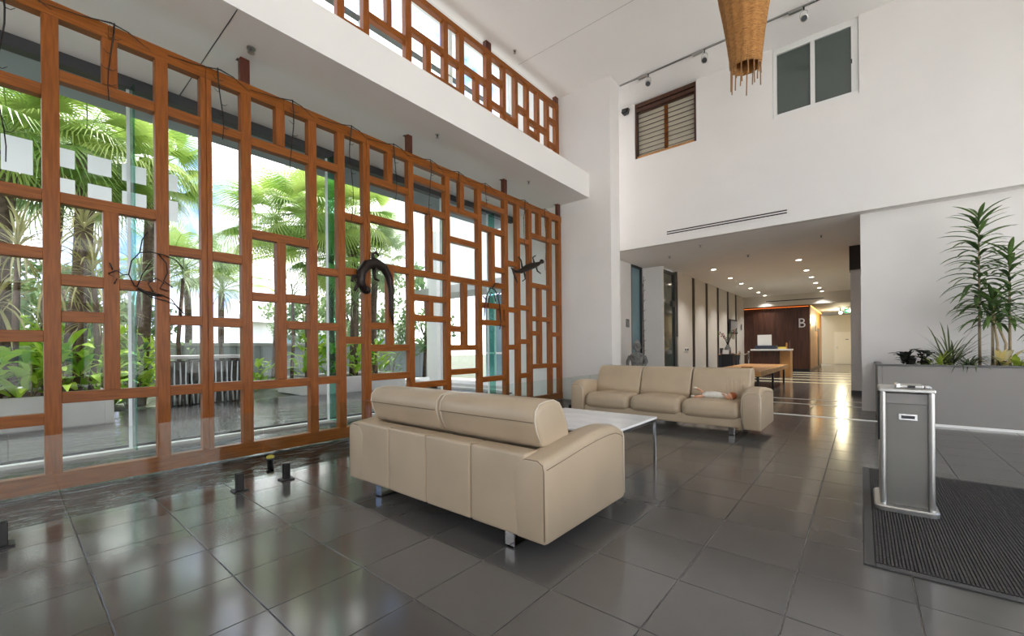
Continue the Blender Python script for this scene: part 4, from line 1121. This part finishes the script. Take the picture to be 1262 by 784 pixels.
B().ball((-4.45, 22.7, 2.1), .17, 14, 8, (.08, 1, .95)).build('plate', 'stone_grey', pq, True)
B().ball((-4.438, 22.7, 2.1), .11, 12, 8, (.06, 1, .95)).build('emblem', 'brushed', pq, True)
sk = thing('wall_socket', (-4.46, 14.4, 1.1), 'pale socket plate with dark plugs on the first striped wall panel', 'socket')
B().cbox(-4.47, -4.455, 14.2, 14.6, 1.02, 1.16, .004).build('plate', 'alu', sk)
for y in (14.28, 14.5):
    B().cbox(-4.455, -4.43, y-.03, y+.03, 1.06, 1.12, .004).build('plug', 'black', sk)
tp = thing('wall_switch', (-5.04, 11.2, 1.95), 'grey switch plate on white lobby wall above the statue', 'switch')
B().cbox(-5.05, -5.035, 11.05, 11.25, 1.75, 1.98, .004).build('plate', 'stone_grey', tp)
B().box(-5.036, -5.03, 11.10, 11.20, 1.82, 1.91).build('rocker', 'interior_grey', tp)

# grey carved statue behind the sofa
st = thing('carved_statue', (-4.45, 10.4, 0), 'grey carved seated figure statue on a plinth behind the sofa', 'statue')
B().cbox(-4.72, -4.18, 10.15, 10.65, 0, .45, .01).build('plinth', 'render_grey', st)
sx, sy_ = -4.45, 10.4
body = B()
body.rings([[(sx + rx*math.cos(2*PI*j/20), sy_ + ry*math.sin(2*PI*j/20), z) for j in range(20)] for rx, ry, z in ((.24,.2,.45),(.27,.22,.52),(.22,.18,.62),(.15,.12,.70),(.155,.12,.80),(.19,.125,.90),(.205,.115,.97),(.16,.09,1.02),(.06,.06,1.05),(.05,.05,1.09),(.07,.08,1.12),(.088,.10,1.17),(.092,.102,1.23),(.08,.09,1.29),(.05,.055,1.325),(.045,.05,1.34),(.035,.04,1.375),(.01,.01,1.39))])
body.build('figure', 'stone_grey', st, True)
for sg in (-1, 1):
    B().tube([(sx+sg*.19, sy_, .96), (sx+sg*.25, sy_-.02, .82), (sx+sg*.22, sy_-.10, .70), (sx+sg*.10, sy_-.18, .62)], [.05,.045,.04,.035], 8).build('arm', 'stone_grey', st, True)
    B().ball((sx+sg*.095, sy_, 1.19), .03, 8, 6, (.5,.6,1.6)).build('ear', 'stone_grey', st, True)
B().ball((sx, sy_-.105, 1.19), .02, 8, 6, (.7,.8,1.4)).build('nose', 'stone_grey', st, True)

ga = thing('branch_garland', (-5.03, 12.2, 0), 'thin spiky branch standing against the lobby window frame', 'branch')
B().tube([(-5.0, 12.14, 0), (-4.99, 12.16, 1.2), (-5.0, 12.15, 2.4), (-4.99, 12.17, 3.3)], .018, 6, .008).build('stem', 'twig', ga, True)
for k in range(16):
    z = .9 + k*.15
    B().tube([(-5.0, 12.15, z), (-4.95, 12.25 if k % 2 else 12.02, z+.06)], .009, 4, .003).build('twig', 'twig', ga, True)

# right column and beam, passage walls, far door, exit sign
struct('wall_column_right', B().box(-.19, .35, 13.0, 13.5, 0, 3.45), 'plaster')
struct('trim_3', B().box(-.21, .35, 12.95, 13.5, 3.0, Z_BULK), 'stripe')
struct('baseboard_column', B().box(-.20, .36, 12.985, 13.0, 0, .10), 'planter_cap')
struct('wall_passage_right', B().box(-.2, -.05, 13.5, 33, 0, Z_BULK), 'hall_wall')
struct('wall_passage_end', B().box(-2.2, .3, 33, 33.2, 0, Z_BULK), 'hall_wall')
struct('ceiling_passage', B().box(-1.9, .3, 23.42, 33, 3.05, 3.15), 'interior_grey')
struct('wall_lobby_link', B().box(.0, .25, Y_RIGHT+.25, 13.0, 0, Z_BULK), 'plaster')
d2 = thing('door_2', (-.85, 33, 0), None, None, kind='structure')
B().cbox(-1.30, -.35, 32.94, 33.0, 0, 2.0, .004).build('frame', 'door_white', d2)
B().cbox(-1.20, -.45, 32.92, 32.94, .02, 1.92, .004).build('leaf', 'door_white', d2)
B().cbox(-.75, -.6, 32.91, 32.92, 1.5, 1.56, .002).build('name_plate', 'interior_grey', d2)
B().cbox(-1.17, -1.13, 32.88, 32.92, .95, 1.1, .003).build('handle', 'brushed', d2)
ex = thing('exit_sign', (-.5, 27, 2.9), 'green running-man exit sign hanging in the far passage', 'sign')
B().cbox(-.66, -.36, 26.96, 27.0, 2.78, 3.02, .004).build('casing', 'alu', ex)
B().box(-.64, -.38, 26.95, 26.96, 2.80, 3.0).build('face', 'green_sign', ex)
rm = B()
rm.box(-.47, -.40, 26.944, 26.95, 2.82, 2.98); rm.prism([(-.60,2.90),(-.55,2.94),(-.55,2.86)], 1, 26.944, 26.95)
rm.tube([(-.50,26.947,2.96),(-.52,26.947,2.90),(-.50,26.947,2.84)], .014, 5); rm.tube([(-.55,26.947,2.93),(-.51,26.947,2.92),(-.47,26.947,2.90)], .010, 5)
rm.build('pictogram', 'sign_white', ex)
B().box(-.52, -.50, 26.97, 26.99, 3.02, 3.05).build('hanger', 'alu', ex)
hl = thing('passage_lamp', (-.8, 27, 2.9), 'small bright wall-washer lamp hanging next to the exit sign', 'lamp')
B().tube([(-.80, 27, 3.05), (-.80, 27, 2.9)], .03, 8).build('stem', 'frame_dark', hl)
B().ball((-.80, 26.98, 2.83), .075, 10, 8).build('bulb', 'lamp', hl, True)
pl_d = bpy.data.lights.new('passage_light', 'POINT'); pl_d.energy = 160; pl_d.color = (1.0, .86, .55); pl_d.shadow_soft_size = .15
plo = bpy.data.objects.new('passage_light', pl_d); COL.objects.link(plo); plo.parent = hl; plo.location = (0.0, .9, -.35)

# downlights in two rows
ords = ['first', 'second', 'third', 'fourth', 'fifth', 'last']
for row, xs_, ysd in (('beside the striped wall', -3.5, (14.0, 16.16, 17.9, 19.62, 21.38, 22.95)), ('leading to the passage', -1.32, (14.07, 16.19, 17.92, 19.69, 21.5, 22.95))):
    for k, y in enumerate(ysd):
        d = thing('ceiling_downlight', (xs_, y, Z_BULK), f'{ords[k]} recessed lobby downlight counted from the foyer, in the row {row}', 'downlight', 'recessed lobby downlights')
        B().lathe([(.085, Z_BULK-.006), (.085, Z_BULK)], xs_, y, 16).build('trim_ring', 'alu', d)
        B().lathe([(.062, Z_BULK-.010), (.062, Z_BULK-.006)], xs_, y, 16).build('lens', 'lamp', d)
        ld = bpy.data.lights.new('downlight_lamp', 'SPOT'); ld.energy = 190; ld.spot_size = math.radians(105); ld.spot_blend = 1.0; ld.shadow_soft_size = .06; ld.color = (1, .985, .965)
        lo_ = bpy.data.objects.new('downlight_lamp', ld); COL.objects.link(lo_); lo_.parent = d; lo_.location = (0, 0, -.02)

# ================================================================== OUTSIDE
struct('ground', B().box(-60, X_GLAZ-.1, -40, 60, -.5, -.10), 'grassland')
struct('ground_bounce', B().box(X_GLAZ-.1, 60, -40, Y_REAR-.2, -.5, -.02).box(X_RSIDE+.2, 60, Y_REAR-.2, 40, -.5, -.02), 'bounce_ground')  # second one: unseen ground added to bounce sunlight up to the ceilings
og = thing('floor_terrace', (-9, 4, -.06), None, None, kind='structure')
B().box(-11.6, X_GLAZ-.1, -5, 14, -.12, -.062).build('terrace_bed', 'grout', og)
pv = meshof(B().cbox(.004, .952, .004, .952, -.03, 0, .003), 'paver', 'paving')
for i in range(5):
    for j in range(-3, 14):
        inst('paver', pv, og, (-11.6 + .956*i + 9, -.0 + .956*j - 4, .03))
wat2 = B()
wat2.add([(-11.6 + (11.6 + X_GLAZ - .11)*a/6, -5 + 19*b/30, -.018) for b in range(31) for a in range(7)], [(b*7+a, b*7+a+1, (b+1)*7+a+1, (b+1)*7+a) for b in range(30) for a in range(6)])
struct('water_terrace', wat2, 'water')
struct('roof_eave', B().box(-7.88, X_GLAZ-.2, -6, Y_WING+.4, 4.50, 5.05), 'eave')

def planter_wall(x0, x1, y0, y1, h, label):
    p = thing('garden_planter', ((x0+x1)/2, (y0+y1)/2, -.06), label, 'planter', 'concrete garden planters')
    t = .12
    for (a, b, c, d) in ((x0, x1, y0, y0+t), (x0, x1, y1-t, y1), (x0, x0+t, y0+t, y1-t), (x1-t, x1, y0+t, y1-t)):
        B().cbox(a, b, c, d, -.06, h, .006).build('side', 'concrete', p)
    B().box(x0+t, x1-t, y0+t, y1-t, -.06, h-.06).build('soil', 'soil', p)
planter_wall(-12.4, -9.95, -4.0, 1.18, .50, 'long concrete planter outside at the left of the terrace')
planter_wall(-13.5, -11.3, 5.2, 8.2, .42, 'concrete planter outside to the right of the fountain wall')

# fountain wall and fence
fw = thing('fountain_wall', (-11.8, 3.2, -.06), 'dark stone water wall with white streaks outside the facade', 'fountain')
for k in range(4):
    a = 2.3 + .34*k
    B().cbox(-12.0, -11.7, a+.006, a+.334, -.06, .98 + (.03 if k % 2 else 0), .01).build('slab', 'fountain', fw)
    for q in range(3):
        y = a + .06 + .10*q + random.uniform(-.02,.02)
        B().tube([(-11.69, y, .95), (-11.69, y+random.uniform(-.02,.02), .55), (-11.68, y+random.uniform(-.03,.03), .0)], .012, 4, .02).build('water_streak', 'drip', fw, True)
B().cbox(-12.1, -11.6, 2.25, 3.72, 1.02, 1.10, .01).build('coping', 'concrete', fw)
fn = thing('garden_fence', (-16, 8, -.1), 'grey boarded garden fence behind the terrace', 'fence')
for k in range(34):
    B().cbox(-16.06, -16.0, 2.0 + .36*k, 2.0 + .36*k + .35, -.1, 1.35, .005).build('board', 'fence', fn)
B().cbox(-16.1, -15.96, 2.0, 14.2, 1.35, 1.45, .005).build('capping', 'render_grey', fn)

# neighbouring white wing of the building seen through the right-hand bays
nb = thing('building_wing', (-9.5, 10.5, -.06), 'white building wing with canopy and glazed doors outside the facade', 'building')
B().cbox(-10.6, -10.2, 8.6, 9.0, -.06, 4.9, .01).build('column', 'render_white', nb)
B().cbox(-13.2, -12.85, 10.6, 10.95, -.06, 4.9, .01).build('column', 'render_white', nb)
B().box(-12.6, X_GLAZ-.3, 10.6, 10.9, 3.2, 6.5).build('upper_wall', 'render_white', nb)
B().box(-12.8, X_GLAZ-.3, 9.4, 10.6, 3.05, 3.3).build('canopy', 'render_grey', nb)
B().box(-8.1, X_GLAZ-.3, 10.55, 10.85, -.06, 3.05).build('wall_panel', 'render_grey', nb)
for a, b in ((-10.0, -9.1), (-9.06, -8.14)):
    B().cbox(a, b, 10.6, 10.66, .1, 3.0, .006).build('glass_door', 'glass_blue', nb)
    B().box((a+b)/2-.03, (a+b)/2+.03, 10.57, 10.6, .1, 3.0).build('door_frame', 'alu', nb)
    B().box(a, b, 10.57, 10.6, 1.0, 1.06).build('door_frame', 'alu', nb)
B().box(-12.8, X_GLAZ-.3, 8.9, 10.6, -.06, .12).build('step', 'concrete', nb)
B().box(-12.8, X_GLAZ-.3, 8.6, 8.9, -.06, .04).build('step', 'concrete', nb)
hs = thing('distant_house', (-30, 16, 0), 'pale low-roofed house far beyond the garden fence', 'house')
B().box(-34, -30, 10, 22, -.1, 3.0).build('wall', 'render_white', hs)
B().prism([(-35, 3.0), (-29.4, 3.0), (-32, 4.6)], 1, 9.4, 22.6).build('roof', 'roof', hs)
for k in range(4):
    B().box(-30.0, -29.96, 11.5 + 2.6*k, 12.9 + 2.6*k, 1.0, 2.2).build('window', 'glass_blue', hs)

# ---- vegetation
def fan_frond(name, n, R, W, pet, material, droop=.35):
    """fan palm leaf: petiole along +x, then radiating pleated segments"""
    mb = B()
    mb.tube([(0,0,0),(pet*.5,0,.10*pet),(pet,0,.06*pet)], .012, 4, .008)
    for k in range(n):
        an = -1.95 + 3.9*k/(n-1)
        l = R*(1 - .28*abs(an)/1.95)*random.uniform(.92, 1.05)
        d = (math.cos(an), math.sin(an)); nrm = (-d[1], d[0])
        z0 = .06*pet; vs = []
        for t, w in ((.02,.25),(.35,1.0),(.7,.7),(1.0,.05)):
            x = pet + d[0]*l*t; y = d[1]*l*t; z = z0 - droop*l*t*t*t + .04*l*t
            vs += [(x - nrm[0]*W*w, y - nrm[1]*W*w, z), (x + nrm[0]*W*w, y + nrm[1]*W*w, z)]
        mb.add(vs, [(0,1,3,2),(2,3,5,4),(4,5,7,6)])
    return meshof(mb, name, material)
def feather_frond(name, n, L, l2, W, material, droop=.5):
    mb = B(); pts = []
    for i in range(9):
        t = i/8; pts.append((L*t*(1-.1*t), 0, L*(.45*t - droop*t*t)))
    mb.tube(pts, .014, 4, .004)
    for k in range(n):
        t = .12 + .86*k/(n-1)
        x = L*t*(1-.1*t); z = L*(.45*t - droop*t*t)
        for sg in (-1, 1):
            l = l2*(1 - .6*abs(t-.4))
            a = (x, 0, z); b = (x + l*.45, sg*l*.5, z + .05*l); c = (x + l*.75, sg*l*.85, z - .35*l)
            mb.add([(a[0]-W, a[1], a[2]), (a[0]+W, a[1], a[2]), (b[0]-W, b[1], b[2]), (b[0]+W, b[1], b[2]), c], [(0,1,3,2),(2,3,4)])
    return meshof(mb, name, material)
fans = [fan_frond('frond', 36, .95, .017, .85, 'palm_leaf', d) for d in (.25,.5,.75)]
fans2 = [fan_frond('frond', 32, .9, .016, .8, 'palm_leaf2', d) for d in (.25,.5,.75)]
feats = [feather_frond('frond', 26, 1.9, .55, .016, 'palm_leaf', d) for d in (.4,.6)]
spik = [leaf_mesh('leaf', .80, .018, d, 'pale_leaf', 5, .3, l) for d, l in ((.3,.5),(.6,.6),(.9,.7))]
spik2 = [leaf_mesh('leaf', .7, .016, d, 'palm_leaf2', 5, .3, l) for d, l in ((.3,.5),(.6,.6),(.9,.7))]
shr = [leaf_mesh('leaf', .42, .07, d, 'shrub_leaf', 5, .15, l) for d, l in ((.4,.7),(.7,.9),(1.0,1.1))]
shr2 = [leaf_mesh('leaf', .36, .05, d, 'tree_leaf', 4, .15, l) for d, l in ((.4,.7),(.7,.9))]

def crown_plant(name, base, top, n, meshes, label, cat, group, scale=1.0, r_trunk=.09, lowest=-.7, highest=1.1, trunk='trunk'):
    t = thing(name, base, label, cat, group)
    mid = ((base[0]+top[0])/2 + random.uniform(-.1,.1), (base[1]+top[1])/2 + random.uniform(-.1,.1), (base[2]+top[2])/2)
    B().tube([base, mid, top], r_trunk, 9, r_trunk*.75).build('trunk', trunk, t, True)
    o = (top[0]-base[0], top[1]-base[1], top[2]-base[2])
    for k in range(n):
        f_ = k/max(1, n-1)
        el = -(lowest + (highest-lowest)*f_)
        s_ = scale*random.uniform(.85, 1.15)
        inst('frond' if 'rond' in meshes[0].name else 'leaf', meshes[k % len(meshes)], t, (o[0], o[1], o[2] + .12*f_), (random.uniform(-.25,.25), el + random.uniform(-.15,.15), k*2.4 + random.uniform(-.3,.3)), (s_, s_, s_))
    return t
GP = 'palms outside the facade'
ZG = -.1
def fanp(b, t, n, ms, lb, sc_=1.0, r=.13, lo=-.35, hi=1.1, nm='fan_palm'):
    crown_plant(nm, b, t, n, ms, lb, 'palm', GP, sc_, r, lo, hi)
fanp((-11.5, .75, .44), (-11.6, 1.0, 5.1), 30, fans, 'tall fan palm outside filling the top of the bay after the first post', 1.0, .17, -.8)
fanp((-11.6, -.1, .44), (-11.6, .05, 5.0), 28, fans, 'tall fan palm outside filling the top of the leftmost bay', 1.0, .17, -.8)
fanp((-13.6, .6, ZG), (-13.6, .75, 4.9), 24, fans2, 'pale fan palm standing behind the first post', 1.2, .15, -.6)
fanp((-13.2, 2.0, ZG), (-13.1, 2.25, 5.4), 26, fans, 'fan palm outside with fronds crossing the second post', 1.0, .13, -.6)
fanp((-15.5, 5.9, ZG), (-15.3, 5.9, 5.5), 30, fans, 'fan palm outside behind the tall pane right of the first ceiling stub', 1.25, .14, -.8)
fanp((-12.6, 5.75, .36), (-12.6, 5.8, 5.2), 28, fans, 'fan palm outside with crown just left of the lizard ornament', 1.0, .14, -.8)
fanp((-12.7, 6.45, .36), (-12.6, 6.4, 4.1), 24, fans, 'shorter fan palm outside, crown low behind the paired posts', .95, .14, -.9)
fanp((-12.7, 7.2, .36), (-12.6, 7.2, 5.3), 28, fans, 'tallest fan palm outside, behind the arched lizard ornament', 1.1, .14, -.9)
fanp((-12.8, 8.0, .36), (-12.7, 8.05, 4.2), 24, fans2, 'grey-green fan palm outside at the end of the right terrace planter', 1.0, .13, -.9)
fanp((-18.0, 4.0, ZG), (-18.0, 4.0, 4.0), 20, fans2, 'pale distant fan palm beyond the fence near the second post', 1.2, .12, -.4)
fanp((-19.0, 5.3, ZG), (-19.0, 5.3, 3.5), 14, feats, 'pale feather palm far beyond the fence', 1.1, .12, -.3, 1.1, 'feather_palm')
fanp((-17.0, 3.2, ZG), (-17.0, 3.2, 3.4), 12, feats, 'feather palm beyond the fountain wall', .9, .11, -.3, 1.1, 'feather_palm')
GS = 'spiky plants outside the facade'
for b_, tp_, n, lb in (((-10.5,.75,.44),(-10.4,.87,3.3),56,'pale spiky pandanus head outside, highest in the bay after the first post'), ((-10.6,.05,.44),(-10.5,.12,2.85),56,'pale spiky pandanus head outside, highest in the leftmost bay'), ((-10.7,.4,.44),(-10.6,.47,2.3),50,'pale spiky pandanus outside low behind the first post'),
        ((-10.6,.95,.44),(-10.5,.98,2.55),52,'lower pale spiky pandanus head outside by the short upright'), ((-10.8,-.1,.44),(-10.7,-.1,1.95),44,'low pale spiky pandanus outside in the leftmost bay'), ((-10.9,1.0,.44),(-10.9,1.05,1.75),40,'lowest pale spiky pandanus head at the end of the left planter')):
    crown_plant('pandanus', b_, tp_, n, spik, lb, 'plant', GS, 1.0, .05, -1.1, 1.2)
for b_, tp_, n, lb in (((-12.9,2.75,ZG),(-12.9,2.8,3.0),36,'grey-green spiky yucca outside above the fountain wall'), ((-12.4,1.75,ZG),(-12.3,1.9,2.7),36,'grey-green spiky yucca outside beside the planter end'), ((-13.8,3.85,ZG),(-13.8,3.9,2.8),32,'grey-green spiky yucca outside behind the double post'),
        ((-12.3,5.1,.36),(-12.3,5.15,2.6),34,'grey-green spiky yucca in the right terrace planter, near end'), ((-12.2,7.0,.36),(-12.2,7.0,2.6),36,'grey-green spiky yucca in the right terrace planter below the tallest palm')):
    crown_plant('yucca', b_, tp_, n, spik2, lb, 'plant', GS, 1.0, .05, -1.1, 1.2)
GB = 'green shrubs outside the facade'
def shrub(base, r, h, n, meshes, label):
    t = thing('leafy_shrub', base, label, 'shrub', GB)
    for k in range(4):
        an = k*1.6
        B().tube([base, (base[0]+r*.5*math.cos(an), base[1]+r*.5*math.sin(an), base[2]+h*.7)], .012, 4, .006).build('stem', 'stem', t, True)
    for k in range(n):
        an = random.uniform(0, 2*PI); rr = r*math.sqrt(random.random())*.8; z = h*random.uniform(.05, .95)
        s_ = random.uniform(.6, 1.15)
        inst('leaf', meshes[k % len(meshes)], t, (rr*math.cos(an), rr*math.sin(an), z), (random.uniform(-.4,.4), random.uniform(-.7,.4), an + random.uniform(-.7,.7)), (s_, s_, s_))
for (x, y, z, r, h, n, ms, lb) in ((-10.3,-.30,.44,.45,.75,60,shr,'lime-green broad-leafed shrub in the left bay planter'), (-10.3,.25,.44,.4,.8,50,shr,'lime-green broad-leafed shrub hidden partly by the first post'), (-10.4,.62,.44,.42,.9,60,shr,'bright green shrub low in the bay after the first post'),
        (-10.4,1.0,.44,.35,.7,50,shr,'bright green shrub at the end of the left planter'), (-10.4,-.9,.44,.45,.7,40,shr,'lime-green shrub at the far left planter end'), (-13.4,3.0,ZG,.7,1.6,60,shr2,'grey-green bush behind the fountain wall'),
        (-12.6,1.7,ZG,.6,1.5,60,shr2,'grey-green bush between planter and fountain wall'), (-12.0,5.5,.36,.5,1.2,60,shr,'bright green shrub in the right terrace planter, near end'), (-12.0,6.1,.36,.5,1.0,60,shr,'bright green shrub in the middle of the right terrace planter'),
        (-11.9,6.8,.36,.5,1.0,60,shr,'bright green shrub in the right terrace planter below the palm'), (-12.0,7.5,.36,.5,1.1,60,shr,'bright green shrub at the far end of the right terrace planter'), (-14.6,5.0,ZG,.5,.9,44,shr,'lime-green shrub in front of the grey fence'),
        (-13.8,8.8,ZG,.8,2.6,90,shr2,'tall loose bush beside the white building wing'), (-14.2,7.6,ZG,.9,2.8,100,shr2,'tall loose bush behind the right terrace planter'), (-15.0,10.2,ZG,.9,3.0,90,shr2,'tall loose bush behind the building wing columns')):
    shrub((x, y, z), r, h, n, ms, lb)

# broad-leafed trees closing the view behind the planting
def clump_mesh(name, n, r, L, W, material):
    mb = B()
    for k in range(n):
        v = Vector((random.gauss(0, 1), random.gauss(0, 1), random.gauss(0, .8))).normalized()*r*random.uniform(.4, 1.0)
        a = Vector((random.gauss(0, 1), random.gauss(0, 1), random.gauss(0, .6))).normalized(); b = a.cross(Vector((random.gauss(0, 1), random.gauss(0, 1), random.gauss(0, 1)))).normalized()
        mb.add([v - a*L*.5, v + b*W, v + a*L*.5, v - b*W], [(0, 1, 2, 3)])
    return meshof(mb, name, material)
clumps = [clump_mesh('foliage', 60, .42, .24, .05, 'tree_leaf') for _ in range(3)]
clumps2 = [clump_mesh('foliage', 60, .42, .26, .045, 'shrub_leaf') for _ in range(2)]
def garden_tree(base, h, r, n, ms, label):
    t = thing('garden_tree', base, label, 'tree', 'trees beyond the terrace')
    B().tube([base, (base[0]+.1, base[1]+.08, base[2]+h*.5), (base[0], base[1], base[2]+h*.9)], .08, 8, .03).build('trunk', 'trunk', t, True)
    for k in range(4):
        an = k*1.7
        B().tube([(base[0], base[1], base[2]+h*.4), (base[0]+r*.6*math.cos(an), base[1]+r*.6*math.sin(an), base[2]+h*.75)], .03, 6, .012).build('branch', 'trunk', t, True)
    for k in range(n):
        an = random.uniform(0, 2*PI); rr = r*math.sqrt(random.random()); z = h*random.uniform(.25, 1.0)
        s_ = random.uniform(.8, 1.4)
        inst('foliage', ms[k % len(ms)], t, (rr*math.cos(an), rr*math.sin(an), z), (random.uniform(0, 3), random.uniform(0, 3), random.uniform(0, 6)), (s_, s_, s_))
for x, y, h, r, n, ms, lb in ((-15.2, -1.6, 4.2, 1.3, 34, clumps, 'broad green tree behind the leftmost bay planting'), (-15.6, .9, 3.6, 1.2, 30, clumps, 'broad green tree behind the bay after the first post'), (-17.6, 2.4, 2.6, 1.2, 22, clumps, 'low rounded tree behind the second post'),
        (-19.5, 8.6, 3.4, 1.5, 26, clumps, 'grey-green tree beyond the fence near the fan palms'), (-16.8, 9.6, 4.6, 1.4, 34, clumps, 'leafy tree beyond the right terrace planter'), (-15.4, 12.2, 4.8, 1.4, 34, clumps, 'leafy tree behind the white building wing'),
        (-13.2, -.2, 1.9, .9, 24, clumps2, 'lime-green bushy tree low behind the first post'), (-13.0, 1.3, 1.5, .8, 20, clumps2, 'lime-green bushy tree behind the short upright')):
    garden_tree((x, y, ZG), h, r, n, ms, lb)

bpy.context.view_layer.update()
